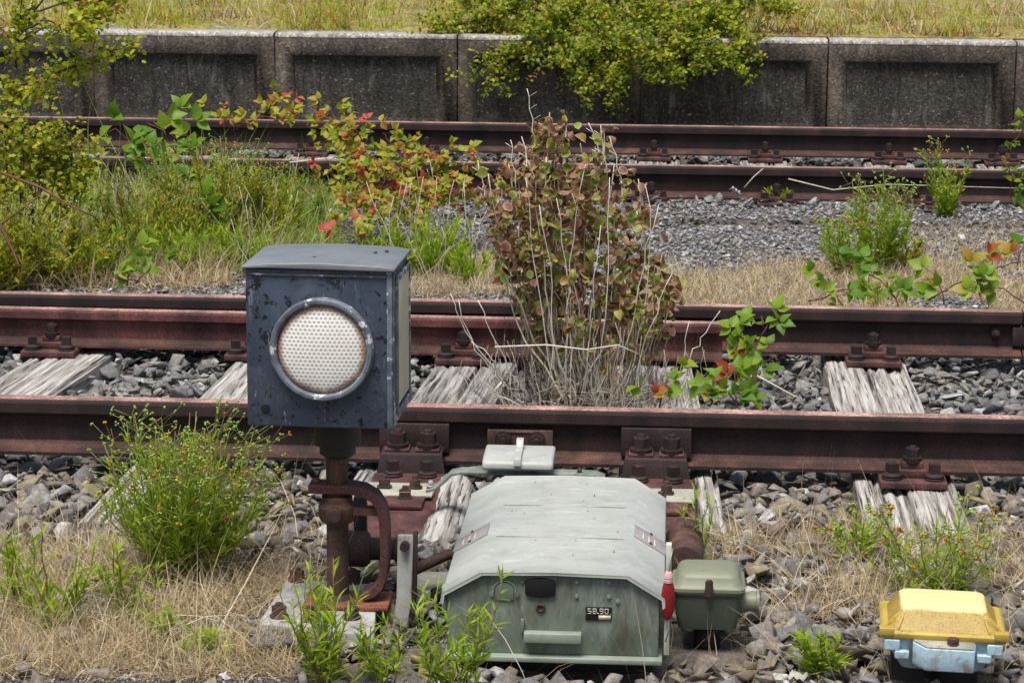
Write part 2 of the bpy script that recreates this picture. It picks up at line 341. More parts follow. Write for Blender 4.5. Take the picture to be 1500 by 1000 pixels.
M['cane'] = leafmat('red_cane', [(0., (.11, .035, .035)), (1., (.20, .07, .05))], transl=0, rough=.6)
weather(M['conc'], (.15, .135, .115), .58, .70, 3, (2.5, 1, 1), .5); weather(M['conc'], (.015, .013, .010), .55, .66, 5, (4, 1, .5), .8); weather(M['conc'], (.10, .11, .04), .62, .70, 9, None, .5)
weather(M['conc_in'], (.20, .19, .17), .56, .66, 4, (3, 1, .8), .65); weather(M['conc_in'], (.014, .012, .010), .54, .64, 6, (4, 1, .35), .85)
weather(M['lamp'], (.12, .145, .19), .5, .62, 14, (1, 1, .5), .5); weather(M['lamp'], (.006, .006, .008), .60, .62, 17, (1, 1, .7), .9); weather(M['lamp'], (.36, .40, .46), .63, .67, 34, (2.2, 1, .5), .75); weather(M['yellow'], (.33, .24, .09), .60, .70, 18, (1, 1, 1), .6); weather(M['jbody'], (.12, .12, .07), .52, .65, 18, (1, 1, .4), .6); weather(M['lamp_lid'], (.34, .34, .33), .58, .70, 9, (1, 1, 1), .5)
weather(M['rust_dk'], (.24, .10, .04), .60, .70, 25, None, .7); weather(M['rust_dk'], (.13, .12, .06), .62, .72, 14, None, .5)
weather(M['bare'], (.12, .09, .06), .52, .62, 18, (1, 1, .3), .8)
weather(M['hood'], (.60, .62, .59), .57, .66, 7, (.8, 1.2, 1), .65); weather(M['hood'], (.24, .25, .20), .54, .68, 20, (.5, 1, 1), .55); weather(M['hood'], (.30, .32, .29), .54, .64, 4, (.6, 1, 1), .4)
weather(M['hood'], (.20, .10, .05), .71, .74, 40, None, .8)
weather(M['body'], (.34, .37, .34), .50, .60, 11, (1, 1, .4), .55); weather(M['body'], (.085, .080, .045), .50, .62, 14, (1, 1, .28), .75); weather(M['body'], (.20, .085, .035), .64, .67, 38, (1, 1, .6), .8)
weather(M['ltblue'], (.20, .17, .11), .48, .60, 26, None, .75); weather(M['yrim'], (.20, .12, .03), .56, .66, 40, None, .7)
weather(M['jlid'], (.20, .12, .075), .58, .70, 12, None, .6); weather(M['slab'], (.55, .54, .52), .5, .6, 12, None, .6); weather(M['slab'], (.14, .06, .03), .58, .66, 9, None, .8)
# ------------------------------------------------------------------ templates
def hull_template(npts, seed, bev, flat=1.):
    r = random.Random(seed); bm = bmesh.new()
    for _ in range(npts):
        v = Vector((r.gauss(0, 1), r.gauss(0, 1), r.gauss(0, 1))).normalized()*r.uniform(.75, 1)
        v = Vector((v.x*1., v.y*r.uniform(.8, 1), v.z*flat)); bm.verts.new(v)
    bmesh.ops.convex_hull(bm, input=bm.verts)
    for v in [v for v in bm.verts if not v.link_faces]: bm.verts.remove(v)
    bmesh.ops.dissolve_limit(bm, angle_limit=.32, verts=bm.verts, edges=bm.edges)
    if bev: bmesh.ops.bevel(bm, geom=list(bm.edges)+list(bm.verts), offset=bev, segments=1, affect='EDGES', clamp_overlap=True)
    bm.verts.index_update(); v = np.array([q.co[:] for q in bm.verts]); f = [tuple(q.index for q in p.verts) for p in bm.faces]; bm.free()
    return v, f, np.zeros(len(v))
ROCK = [hull_template(random.randint(7, 10), 100+i, .035, random.choice((.42, .55, .7))) for i in range(20)]
CHIP = [hull_template(8, 300+i, 0, .45) for i in range(8)]
def tri_leaf(pts, fold=.15, curl=.15, rimc=0.):
    """outline half-profile pts [(along, halfwidth)...] -> folded leaf with midrib"""
    mid = [(0, a, -curl*a*a) for a, h in pts]; n = len(pts); L = [(-h, a, fold*h-curl*a*a) for a, h in pts]; R_ = [(h, a, fold*h-curl*a*a) for a, h in pts]
    vs = np.array(mid+L+R_, float); fs = []
    for i in range(n-1):
        if pts[i][1] == 0: fs += [(i, i+1, n+i+1), (i, 2*n+i+1, i+1)]
        elif pts[i+1][1] == 0: fs += [(i, i+1, n+i), (i, 2*n+i, i+1)]
        else: fs += [(i, i+1, n+i+1, n+i), (i, 2*n+i, 2*n+i+1, i+1)]
    return vs, fs, np.array([0.]*n+[1.]*(2*n))
NARROW = [tri_leaf([(0, .03), (.35, .075), (.7, .06), (1, 0)], .2, c) for c in (.1, .35, -.15)]
OVATE = [tri_leaf([(0, 0), (.08, .22), (.14, .31), (.18, .27), (.28, .41), (.33, .35), (.44, .42), (.49, .34), (.6, .33), (.65, .25), (.78, .19), (.83, .12), (1, 0)], f, c) for f, c in ((.3, .35), (.1, .6), (.5, .15), (.35, -.3))]
LOBED = [tri_leaf([(0, .05), (.3, .40), (.42, .22), (.66, .40), (.76, .18), (1, 0)], f, c) for f, c in ((.3, .2), (.1, .35))]
def round_leaf(cup, curl, fold):
    n = 9; vs = [(0, .5, 0)]; rim = [0]
    for r, rr in ((.3, .45), (.5, 1.)):
        for i in range(n):
            a = 2*PI*i/n; x = math.sin(a)*r; y = .5-math.cos(a)*r
            vs.append((x*(1-fold*.5), y, cup*(r/.5)**2*.5 + curl*(y-.5)**2*2+fold*abs(x)*1.1)); rim.append(rr)
    fs = [(0, 1+i, 1+(i+1) % n) for i in range(n)]+[(1+i, n+1+i, n+1+(i+1) % n, 1+(i+1) % n) for i in range(n)]
    return np.array(vs), fs, np.array(rim, float)
ROUND = [round_leaf(.3, .2, .35), round_leaf(-.3, -.6, .7), round_leaf(.1, .9, 1.1), round_leaf(-.45, .5, .2), round_leaf(.2, -.9, .6), tri_leaf([(0, 0), (.12, .3), (.35, .46), (.65, .42), (.88, .2), (1, 0)], .5, .6), tri_leaf([(0, 0), (.15, .34), (.4, .48), (.7, .38), (.9, .16), (1, 0)], .2, -.5)]
def blade_t(bend, seg=4, tip=.05):
    vs = []; 
    for i in range(seg+1):
        t = i/seg; wv = .5*(1-t)+tip*.5; y = math.sin(t*bend)/max(bend, .01); z = (1-math.cos(t*bend))/max(bend, .01)
        vs += [(-wv, z, y), (wv, z, y)]       # grows along local z, bends toward local y
    return np.array(vs, float), [(2*i, 2*i+1, 2*i+3, 2*i+2) for i in range(seg)], np.zeros(2*seg+2)
BLADE = [blade_t(b) for b in (.3, .8, 1.3, 1.9, 2.4)]
OCT = (np.array([(1, 0, 0), (-1, 0, 0), (0, 1, 0), (0, -1, 0), (0, 0, 1), (0, 0, -1)], float), [(0, 2, 4), (2, 1, 4), (1, 3, 4), (3, 0, 4), (2, 0, 5), (1, 2, 5), (3, 1, 5), (0, 3, 5)], np.zeros(6))
def eulers(n, tilt=.5, full=False):
    """random rotations; full: any orientation"""
    if full:
        q = RS.normal(size=(n, 4)); q /= np.linalg.norm(q, axis=1)[:, None]
        w_, x, y, z = q.T
        return np.stack([np.stack([1-2*(y*y+z*z), 2*(x*y-z*w_), 2*(x*z+y*w_)], -1), np.stack([2*(x*y+z*w_), 1-2*(x*x+z*z), 2*(y*z-x*w_)], -1), np.stack([2*(x*z-y*w_), 2*(y*z+x*w_), 1-2*(x*x+y*y)], -1)], 1)
    a = RS.uniform(0, 2*PI, n); b = RS.normal(0, tilt, n); c = RS.normal(0, tilt, n)
    ca, sa, cb, sb, cc, sc_ = np.cos(a), np.sin(a), np.cos(b), np.sin(b), np.cos(c), np.sin(c); o = np.zeros(n); e = np.ones(n)
    Rz = np.array([[ca, -sa, o], [sa, ca, o], [o, o, e]]).transpose(2, 0, 1); Rx = np.array([[e, o, o], [o, cb, -sb], [o, sb, cb]]).transpose(2, 0, 1); Ry = np.array([[cc, o, sc_], [o, e, o], [-sc_, o, cc]]).transpose(2, 0, 1)
    return Rz @ Rx @ Ry
def frames(D, Nn):
    """columns: side, along(D), normal"""
    D = D/np.maximum(np.linalg.norm(D, axis=1), 1e-9)[:, None]
    S = np.cross(D, Nn); S /= np.maximum(np.linalg.norm(S, axis=1), 1e-9)[:, None]; Z = np.cross(S, D)
    return np.stack([S, D, Z], axis=2)
class Leaves:
    def __init__(s): s.P = []; s.D = []; s.N = []; s.L = []; s.W = []; s.T = []
    def add(s, p, d, n, L, W, t): s.P.append(tuple(p)); s.D.append(tuple(d)); s.N.append(tuple(n)); s.L.append(L); s.W.append(W); s.T.append(t)
    def emit(s, mb, tpls, mat=0):
        if not s.P: return
        P, D, Nn, L, W, T = map(np.array, (s.P, s.D, s.N, s.L, s.W, s.T)); R = frames(D, Nn)
        sel = RS.randint(0, len(tpls), len(P))
        for i, tp in enumerate(tpls):
            k = sel == i; mb.inst(tp, P[k], R[k], np.stack([W[k], L[k], L[k]], 1), np.clip(T[k], 0, 1), mat)
# ------------------------------------------------------------------ the setting: ground
def hgt(x, y):
    return .012*noise.noise(Vector((x*3, y*3, 0)))+.006*noise.noise(Vector((x*9, y*9, 3)))
GZ = -.055
def ground_z(x, y):
    z = GZ
    if y < -.75: z = GZ+.008
    elif 1.85 < y < 4.4: z = GZ+.035
    if x < -.3 and y < -.8: z = -.018
    if 4.3 < y < 4.8: z = GZ+.06
    if -.15 < x < .62 and y < -1.42: z = GZ-.035
    return z+hgt(x, y)
def ground():
    mb = MB(); xs = list(np.arange(-4, 4.01, .08)); ys = list(np.arange(-2.6, 7.0, .08))
    xs = [-60, -20, -8]+xs+[8, 20, 60]; ys = [-30, -12, -5]+ys+[7.17]
    vs = [(x, y, ground_z(x, y)) for y in ys for x in xs]; n = len(xs)
    fs = [(j*n+i, j*n+i+1, (j+1)*n+i+1, (j+1)*n+i) for j in range(len(ys)-1) for i in range(n-1)]
    mb.add(vs, fs); o = mb.build('ballast_ground', M['dirt'], smooth=60)
    tag(o, 'brown earth bed under the stones of both tracks', None, kind='structure')
ground()
WY, WZ = 7.12, .553        # front face and top of the platform edge
def platform():
    mb = MB(); xs = [-60, -20, -8]+list(np.arange(-5, 5.01, .1))+[8, 20, 60]; ys = list(np.arange(WY+.16, 9.6, .08))+[12, 20, 40, 90]
    vs = [(x, y, WZ+.004+(.03*max(0, noise.noise(Vector((x*2.5, y*2.5, 0)))+.2) if y > WY+.2 else 0)) for y in ys for x in xs]; n = len(xs)
    fs = [(j*n+i, j*n+i+1, (j+1)*n+i+1, (j+1)*n+i) for j in range(len(ys)-1) for i in range(n-1)]
    mb.add(vs, fs); o = mb.build('platform_ground', M['moss'], smooth=60)
    tag(o, 'mossy overgrown surface of the disused platform', None, kind='structure')
platform()
# platform edge: precast panels, each with a sunk field
wall = empty('platform_wall', (0, WY, 0), 'low dark concrete platform edge wall of precast panels behind the far track', 'wall')
PW = 1.012; J0 = V(1212, 130, WY).x
for i in range(-8, 5):
    x0 = J0+i*PW+.004; x1 = x0+PW-.010; dz = random.uniform(-.004, .003)
    mb = MB(); yf = WY+random.uniform(-.004, .004)
    zt = WZ-.022+dz; ox0, ox1, oz0, oz1 = x0+.085, x1-.085, .045, .440; ix0, ix1, iz0, iz1 = ox0+.018, ox1-.03, .095, .428; dp = .034
    F_ = [(x0, yf, -.3), (x1, yf, -.3), (x1, yf, zt), (x0, yf, zt), (ox0, yf, oz0), (ox1, yf, oz0), (ox1, yf, oz1), (ox0, yf, oz1),
          (ix0, yf+dp, iz0), (ix1, yf+dp, iz0), (ix1, yf+dp, iz1), (ix0, yf+dp, iz1),
          (x0, yf+.3, -.3), (x1, yf+.3, -.3), (x1, yf+.3, zt), (x0, yf+.3, zt)]
    mb.add(F_, [(0, 1, 5, 4), (1, 2, 6, 5), (2, 3, 7, 6), (3, 0, 4, 7), (4, 5, 9, 8), (5, 6, 10, 9), (6, 7, 11, 10), (7, 4, 8, 11),
                (1, 13, 14, 2), (12, 0, 3, 15), (13, 12, 15, 14), (12, 13, 1, 0), (3, 2, 14, 15)], 0)
    mb.add([F_[8], F_[9], F_[10], F_[11]], [(0, 1, 2, 3)], 1)
    mb.build('wall_panel', [M['conc'], M['conc_in']], wall)
    c = MB(); n = 24          # worn coping edge, chipped along the arris
    vs = []
    for k in range(n+1):
        x = x0+(x1-x0)*k/n; a = .004*noise.noise(Vector((x*9, 1, i))); e = .012+.008*noise.noise(Vector((x*14, 5, i)))
        vs += [(x, yf-.001, zt+.0005), (x, yf-.002+abs(a), zt+.012+a), (x, yf+e, zt+.022), (x, yf+.22, zt+.024), (x, yf+.22, zt+.0005)]
    fs = [(5*k+j, 5*k+5+j, 5*k+6+j, 5*k+1+j) for k in range(n) for j in range(4)]+[(4, 3, 2, 1, 0), tuple(5*n+j for j in range(5))]
    c.add(vs, fs); c.build('coping', M['coping'], wall)
# ------------------------------------------------------------------ rails
ZR, H = .17, .149
PROF = [(-.0625, 0), (.0625, 0), (.0625, .009), (.028, .0175), (.0085, .030), (.007, .075), (.0085, .098), (.031, .108), (.0335, .112), (.0335, .138), (.031, .145), (.024, .1482), (.008, .149),
        (-.008, .149), (-.024, .1482), (-.031, .145), (-.0335, .138), (-.0335, .112), (-.031, .108), (-.0085, .098), (-.007, .075), (-.0085, .030), (-.028, .0175), (-.0625, .009)]
def slot(i):      # material by which face of the section it is
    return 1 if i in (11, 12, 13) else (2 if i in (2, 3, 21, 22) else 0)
def rail(name, x0, x1, y, zb, label, group=None, sc=(1, 1), zb1=None, y1=None, mats=None, n=None):
    mb = MB(); k = len(PROF); n = n or max(2, int((x1-x0)/.25)); vs = []
    for j in range(n+1):
        t = j/n; x = x0+(x1-x0)*t; yy = y+((y1 if y1 is not None else y)-y)*t+.0015*noise.noise(Vector((x*.8, y, 0))); z = zb+((zb1 if zb1 is not None else zb)-zb)*t+.001*noise.noise(Vector((x*.7, y, 9)))
        vs += [(x, yy+a*sc[0], z+b*sc[1]) for a, b in PROF]
    for i in range(k):
        i2 = (i+1) % k
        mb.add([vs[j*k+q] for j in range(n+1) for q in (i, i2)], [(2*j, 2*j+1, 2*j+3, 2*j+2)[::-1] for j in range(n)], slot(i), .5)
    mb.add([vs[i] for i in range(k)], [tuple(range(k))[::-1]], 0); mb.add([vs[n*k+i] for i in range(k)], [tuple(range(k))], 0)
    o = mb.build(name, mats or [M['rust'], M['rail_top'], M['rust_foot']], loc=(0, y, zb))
    return tag(o, label, 'rail', group)
Y2, Y3, Y4 = 1.5, 4.85, 6.35
rail('rail', -5.5, 5.5, 0, ZR-H, 'brown rusty rail with pinkish worn top directly behind the lamp and grey-green machine')
rail('rail', -5.5, V(1494, 500, Y2).x, Y2, ZR-H, 'rusty rail behind the purple-brown shrub, second from the machine')
rail('rail', V(1496, 500, Y2).x, 6.5, Y2, ZR-H, 'short piece of rusty rail beyond the joint, its end just inside the picture at right')
rail('rail', -7, 7, Y3, ZR-H, 'dark rusty rail of the far track on the side of the gravel path')
rail('rail', -8, 8, Y4, ZR-H, 'dark rusty rail of the far track right in front of the concrete wall')
gx1 = V(1058, 495, Y2-.1).x
rail('guard_rail', -4.5, gx1, Y2-.105, .030, 'lower red-rusted guard rail alongside the second rail, ending sawn off beside a bramble', sc=(.86, .80), zb1=.018, y1=Y2-.128, mats=[M['rust_red'], M['rail_top'], M['rust_foot']])
# ------------------------------------------------------------------ sleepers
def sleeper(c0, c1, front, back, label, width=.26, mt='wood', group='wooden sleepers of the near track', th=.16, seed=0, rough=1., ztop=0.):
    """c0,c1: two ground points on its centre line; front/back: y at which it ends"""
    c0, c1 = Vector((c0.x, c0.y, 0)), Vector((c1.x, c1.y, 0)); d = (c1-c0); d /= d.y
    a = c0+d*(front-c0.y); b = c0+d*(back-c0.y); u = (b-a).normalized(); s = Vector((u.y, -u.x, 0)); L = (b-a).length
    nx, ny = 34, max(30, int(L/.012)); mb = MB(); vs = []
    for j in range(ny+1):
        for i in range(nx+1):
            tx, ty = (i/nx-.5)*width, j/ny*L
            g = noise.noise(Vector((tx*36+seed*7, ty*.7, seed))); g2 = noise.noise(Vector((tx*110, ty*4, seed+5))); g3 = noise.noise(Vector((tx*17, ty*.4, seed+9)))
            z = -.004*rough*abs(g2)-(max(0, .05-abs(g))*.12*rough)-(max(0, .05-abs(g3))*.42*rough)
            edge = min(i, nx-i); z -= .006*(edge == 0)+.002*(edge == 1)
            ee = .012*noise.noise(Vector((tx*30, seed, 2))) if j in (0, ny) else 0
            if j == 0: z -= .004
            p = a+u*(ty+ee)+s*(tx*(1+.03*noise.noise(Vector((ty*3, seed, 1)))))
            vs.append((p.x, p.y, ztop+z))
    W_ = nx+1; fs = [(j*W_+i, (j+1)*W_+i, (j+1)*W_+i+1, j*W_+i+1)[::-1] for j in range(ny) for i in range(nx)]
    ring = [i for i in range(nx+1)]+[j*W_+nx for j in range(1, ny+1)]+[ny*W_+i for i in range(nx-1, -1, -1)]+[j*W_ for j in range(ny-1, 0, -1)]
    base = len(vs); vs += [(vs[r][0], vs[r][1], ztop-th) for r in ring]; k = len(ring)
    fs += [(ring[q], base+q, base+(q+1) % k, ring[(q+1) % k])[::-1] for q in range(k)]
    mb.M = Matrix.Identity(4)
    ang = math.atan2(u.y, u.x)-PI/2
    R = Matrix.Rotation(-ang, 3, 'Z'); loc = (a+b)/2
    mb.add([tuple(R @ (Vector(q)-loc)) for q in vs], fs)
    o = mb.build('sleeper', M[mt], smooth=40); o.location = loc; o.rotation_euler[2] = ang
    SLP.append((loc.xy, ang, width/2, L/2)); return tag(o, label, 'sleeper', group)
SLP = []
sleeper(G(22, 575), G(112, 515), -.1, 2.1, 'cracked skewed sleeper between the rails at the left edge, its grain bleached white', seed=1, rough=.9, width=.25)
sleeper(G(352, 578), G(398, 528), -.62, 2.1, 'grey skewed sleeper half hidden behind the lamp box', seed=2, rough=.9, width=.24)
sleeper(G(662, 585), G(700, 528), -.35, 2.1, 'grey split sleeper between the lamp box and the shrub', seed=3, mt='wood_dk', rough=1.3)
sleeper(G(985, 740), G(963, 592), -.58, 2.1, 'dark cracked sleeper under the right side of the purple-brown shrub', seed=4, rough=1.4)
sleeper(G(1346, 772), G(1278, 565), -.56, 2.1, 'bleached sleeper right of the machine with deep black cracks', seed=5, rough=1.0, width=.265)
sleeper(G(1700, 600), G(1660, 530), -.55, 2.1, 'weathered sleeper just outside the right edge', seed=6)
FX = [V(px, 225, Y4).x for px in (-40, 125, 290, 460, 627, 792, 958, 1120, 1300, 1465, 1620)]
for i, x in enumerate(FX):
    sleeper(Vector((x, Y3, 0)), Vector((x+.004, Y4, 0)), 4.74, 6.9, ['half buried', 'grey', 'worn', 'stained', 'dusty', 'moss edged', 'faded', 'cracked', 'plain', 'split', 'dark'][i]+' sleeper of the far track under its fastening number %d from the left' % (i+1), seed=20+i, mt='wood_dk', group='wooden sleepers of the far track', th=.12)
# ------------------------------------------------------------------ rail fastenings
def fastening():
    e = empty('rail_fastening', (0, 0, 0), 'x', 'rail fastening', 'rail fastenings on the sleepers')
    mb = MB(); mb.box((0, 0, .0095), (.178, .30, .019)); mb.build('base_plate', M['plate_rust'], e, bevel=.003)
    for s in (-1, 1):
        mb = MB(); mb.box((0, s*.080, .030), (.078, .050, .022)); mb.box((0, s*.072, .050), (.060, .040, .020), taper=.08); mb.box((0, s*.045, .044), (.06, .03, .010))
        mb.build('clamp', M['plate_rust'], e, bevel=.003)
        mb = MB(); mb.nut((0, s*.074, .060), .0195, .022, wash=2, shank=.006); mb.build('nut', M['rust'], e, smooth=35)
        for x in (-.056, .056):
            mb = MB(); mb.lathe((x, s*.112, .019), [(.027, 0), (.028, .004), (.024, .007), (.027, .009), (.027, .012), (.023, .015), (.019, .018)], 20)
            mb.box((x, s*.112, .049), (.027, .027, .026), rz=random.uniform(-.4, .4)); mb.build('screw', M['rust'], e, smooth=35)
    return e
proto = fastening(); first = [True]
def copy_tree(o, parent=None):
    c = o.copy(); scene.collection.objects.link(c)
    if parent: c.parent = parent
    for ch in o.children: copy_tree(ch, c)
    return c
def put_fast(x, y, label, group, rz=0):
    if first[0]: o = proto; first[0] = False
    else: o = copy_tree(proto)
    o.location = (x, y, .002); o.rotation_euler[2] = rz; o['label'] = label; o['group'] = group
    return o
def on_rail(px, py, y): return V(px, py, y).x
gn = 'fastenings of the near track'
put_fast(on_rail(1336, 690, -.08), 0, 'three bolted rusty fastening on the bleached sleeper right of the machine, on the nearest rail', gn)
put_fast(on_rail(1279, 530, Y2-.1), Y2, 'rusty fastening of the second rail on the bleached sleeper at right', gn)
put_fast(on_rail(84, 515, Y2-.1), Y2-.09, 'rusty fastening at the guard rail on the leftmost bleached sleeper', gn, .0)
put_fast(on_rail(378, 515, Y2-.1), Y2-.09, 'rusty fastening peeping out beside the left edge of the lamp box', gn)
put_fast(on_rail(682, 530, Y2-.1), Y2-.09, 'rusty fastening between lamp box and shrub below the guard rail', gn)
put_fast(on_rail(960, 530, Y2-.1), Y2, 'rusty fastening of the second rail hidden among the shrub stems', gn)
put_fast(on_rail(50, 690, -.08)-.28, 0, 'rusty fastening of the nearest rail off the left edge', gn)
for i, x in enumerate(FX):
    put_fast(x, Y4, 'dark rusty fastening number %d from the left on the rail at the concrete wall' % (i+1), 'fastenings of the far track')
    put_fast(x, Y3, 'dark rusty fastening number %d from the left on the far track rail beside the gravel' % (i+1), 'fastenings of the far track')
# fishplate and joint at the right edge of the second rail
jx = V(1495, 490, Y2).x
e = empty('fishplate', (jx, Y2-.02, .09), 'dark bolted fishplate at the rail joint on the right edge', 'fishplate')
mb = MB(); mb.box((jx+.28, Y2-.022, .088), (.62, .016, .062)); mb.build('plate', M['rust'], e, bevel=.003)
for x in (.05, .22):
    mb = MB(); mb.nut((jx+x, Y2-.03, .09), .018, .018, up=(0, -1, 0)); mb.build('bolt', M['rust'], e, smooth=35)
bx = V(1457, 492, Y2)
mb = MB(); mb.nut((bx.x, Y2-.007, .098), .014, .012, up=(0, -1, 0)); tag(mb.build('web_bolt', M['rust'], smooth=35), 'single bolt head in the web of the second rail near the right edge', 'bolt')
# plate with two nuts on the web of the near rail, above the grey cover
p = V(762, 638, -.03)
e = empty('web_plate', (p.x, -.02, .09), 'dark plate with two hexagon nuts on the web of the nearest rail', 'plate')
mb = MB(); mb.box((p.x, -.021, .081), (.178, .024, .062)); mb.box((p.x, -.034, .107), (.085, .006, .006)); mb.build('plate', M['rust_dk'], e, bevel=.002)
for d in (-.0455, 0, .0455):
    mb = MB(); mb.nut((p.x+d, -.033, .086), .019 if d else .010, .014 if d else .008, up=(0, -1, 0), shank=.008 if d else .004); mb.build('nut', M['rust'], e, smooth=35)
# heavy clamps that carry the point machine on the near rail
def heavy_clamp(px, label, mirror):
    cx = V(px, 660, -.09).x
    e = empty('rail_clamp', (cx, -.1, .0), label, 'rail clamp', 'heavy clamps bolted to the nearest rail')
    mb = MB(); mb.box((cx, -.026, .0865), (.190, .034, .080)); mb.build('web_plate', M['rust'], e, bevel=.002)
    mb = MB()
    hw, hw2 = .083, .098
    pr = [(-.044, .064), (-.112, .064), (-.118, .060), (-.134, -.018), (-.122, -.018), (-.105, .054), (-.044, .054)]
    k = len(pr); vs = [(cx-(hw if z > .02 else hw2), y, z) for y, z in pr]+[(cx+(hw if z > .02 else hw2), y, z) for y, z in pr]
    mb.add(vs, [tuple(range(k)), tuple(range(2*k-1, k-1, -1))]+[(i, k+i, k+(i+1) % k, (i+1) % k) for i in range(k)]); mb.build('angle_bracket', M['rust'], e, bevel=.003)
    for x in (-.040, .042):
        mb = MB(); mb.box((cx+x, -.083, .0685), (.066, .056, .008)); mb.build('washer_plate', M['plate_rust'], e, bevel=.0015)
        mb = MB(); mb.nut((cx+x, -.083, .0728), .0235, .027, wash=2, shank=.009); mb.build('nut', M['rust'], e, smooth=35)
        mb = MB(); mb.lathe((cx+x*1.12, -.165, .012), [(.026, 0), (.027, .005), (.024, .008), (.025, .012), (.019, .016)], 18); mb.box((cx+x*1.12, -.165, .041), (.026, .026, .028), rz=.5); mb.build('screw', M['rust'], e, smooth=35)
    mb = MB(); mb.box((cx+.004, -.23, .0), (.205, .20, .024)); mb.box((cx+.004, -.42, .0), (.205, .20, .020)); mb.box((cx, -.62, .006), (.20, .22, .010)); mb.build('bearer_plate', M['plate_rust'], e, bevel=.003)
    mb = MB(); mb.box((cx+.01*mirror, -.31, .0165), (.185, .10, .007), rz=.01); mb.box((cx+.01*mirror, -.375, .0225), (.185, .055, .006)); mb.build('shim', M['lich'], e, bevel=.001)
    mb = MB(); mb.box((cx+.01*mirror, -.44, .0175), (.15, .11, .010)); mb.build('packing', M['plate_rust'], e, bevel=.0015)
    for x, y in ((-.05, -.315), (.03, -.315), (.015, -.42)):
        mb = MB(); mb.nut((cx+x, y, .021), .0155, .018, wash=1, shank=.010); mb.build('bolt', M['rust_dk'], e, smooth=35)
    # hollow steel bearer: rounded nose
    mb = MB(); y0, y1, z0, z1 = -.80, -.49, -.14, .006; pr = []
    for a in range(7): t = a/6*PI/2; pr.append((y0+.05-.05*math.cos(t), z1-.05+.05*math.sin(t)))
    pr = [(y0, z0)]+pr+[(y1, z1), (y1, z0)]; k = len(pr)
    vs = [(cx-.108, y, z) for y, z in pr]+[(cx+.108, y, z) for y, z in pr]
    mb.add(vs, [tuple(range(k)), tuple(range(2*k-1, k-1, -1))]+[(i, k+i, k+(i+1) % k, (i+1) % k) for i in range(k)])
    mb.build('bearer', [M['rust_dk']] if mirror < 0 else [M['black_iron']], e, bevel=.006, smooth=35)
    return cx
hc1 = heavy_clamp(604, 'heavy rusty clamp with many nuts on the nearest rail just right of the lamp post', -1)
hc2 = heavy_clamp(961, 'heavy rusty clamp with many nuts at the right rear corner of the machine hood', 1)
# pale log-like timber end
p0 = G(655, 712, .03); p1 = G(655, 815, .0)
mb = MB(); n = 40; rg = 14; vs = []
ya, yb = -.17, -.80; cxx = V(652, 760, -.45).x
for j in range(n+1):
    t = j/n; y = ya+(yb-ya)*t
    for i in range(rg):
        a = PI*i/(rg-1); r = .058+.008*noise.noise(Vector((i*.9, t*5, 1)))+.005*noise.noise(Vector((i*3, t*14, 4)))
        vs.append((cxx+math.cos(a)*r*1.05+.012*math.sin(t*4), y, -.045+math.sin(a)*(r+.012)))
fs = [(j*rg+i, j*rg+i+1, (j+1)*rg+i+1, (j+1)*rg+i) for j in range(n) for i in range(rg-1)]+[tuple(range(rg))[::-1], tuple(n*rg+i for i in range(rg))]
mb.add(vs, fs); o = mb.build('timber_bearer', M['wood'], smooth=50); tag(o, 'pale rounded timber end between the left rail clamp and the machine hood', 'timber')
# ------------------------------------------------------------------ lamp signal
ly = -1.247; lb = G(494, 880, .032); ly = lb.y
ty = -.035
lx, lyf = V(482, 600, ly).x, ly-.12
LW, LD = .316, .228
zb = V(477, 627, lyf).z; zt = V(472, 396, lyf).z; LH = zt-zb
lamp = empty('signal_lamp', (lb.x, lb.y, .03), 'slate blue signal lamp box with round cream perforated reflector on a rusty post', 'signal lamp')
LM = Matrix.Translation((lx, ly, zb)) @ Matrix.Rotation(ty, 4, 'Z')
def lmb():
    q = MB(); q.M = LM; return q
mb = lmb(); mb.box((0, .0, LH/2), (LW, LD, LH)); mb.build('housing', M['lamp'], lamp, bevel=.003)
mb = lmb(); k = .006; hw = LW/2+k; y0, y1 = -LD/2-.012, LD/2+.012
cs = [(-hw, .000), (-hw, .005), (-hw+.055, .012), (0, .015), (hw-.03, .011), (hw, .006), (hw, -.001), (0, .001), (-hw+.05, .002)]
mb.prism([(x, y0, LH+z+.001) for x, z in cs], (0, y1-y0, 0)); mb.build('lid', M['lamp_lid'], lamp, bevel=.002)
for (x, y) in ((-.02, -.05), (.10, .03), (.122, .05)):
    mb = lmb(); mb.cyl((x, y, LH+.010), (x, y, LH+.0165), .0045, .004, n=10); mb.build('rivet', M['rust_dk'], lamp)
rc = (.007, -LD/2, LH*.503)
mb = lmb(); mb.lathe(rc, [(.095, .0), (.112, .0), (.112, .014), (.108, .019), (.102, .019), (.0975, .015), (.0975, .004)], 64, axis=(0, -1, 0)); o = mb.build('lens_ring', [M['lamp_edge']], lamp, smooth=40)
mb = lmb()     # slightly domed reflector
prof = [(.0965, .0006), (.0965, .005)]+[(.096*math.cos(a), .005+.014*math.sin(a)) for a in np.linspace(.1, 1.45, 9)]
q = LM.copy(); ring = MB(); ring.lathe((0, 0, 0), prof, 64, axis=(0, -1, 0)); o = ring.build('reflector', M['lens'], lamp, smooth=60)
o.matrix_parent_inverse = Matrix.Translation(-lamp.location); o.location = LM @ Vector(rc); o.rotation_euler[2] = ty
mb = lmb(); rr = .003      # corner fold and door seams with scuffed paint
mb.box((LW/2-.006, -LD/2-.0015, LH/2), (.012, .003, LH-.004)); mb.box((LW/2+.0012, -LD/2+.012, LH/2), (.0025, .02, LH-.004)); mb.build('corner_strip', M['lamp_edge'], lamp, bevel=.001)
mb = lmb(); mb.box((LW/2+.003, .012, LH/2+.006), (.006, .165, LH-.075)); mb.build('side_window', M['ivory'], lamp, bevel=.001)
mb = lmb()
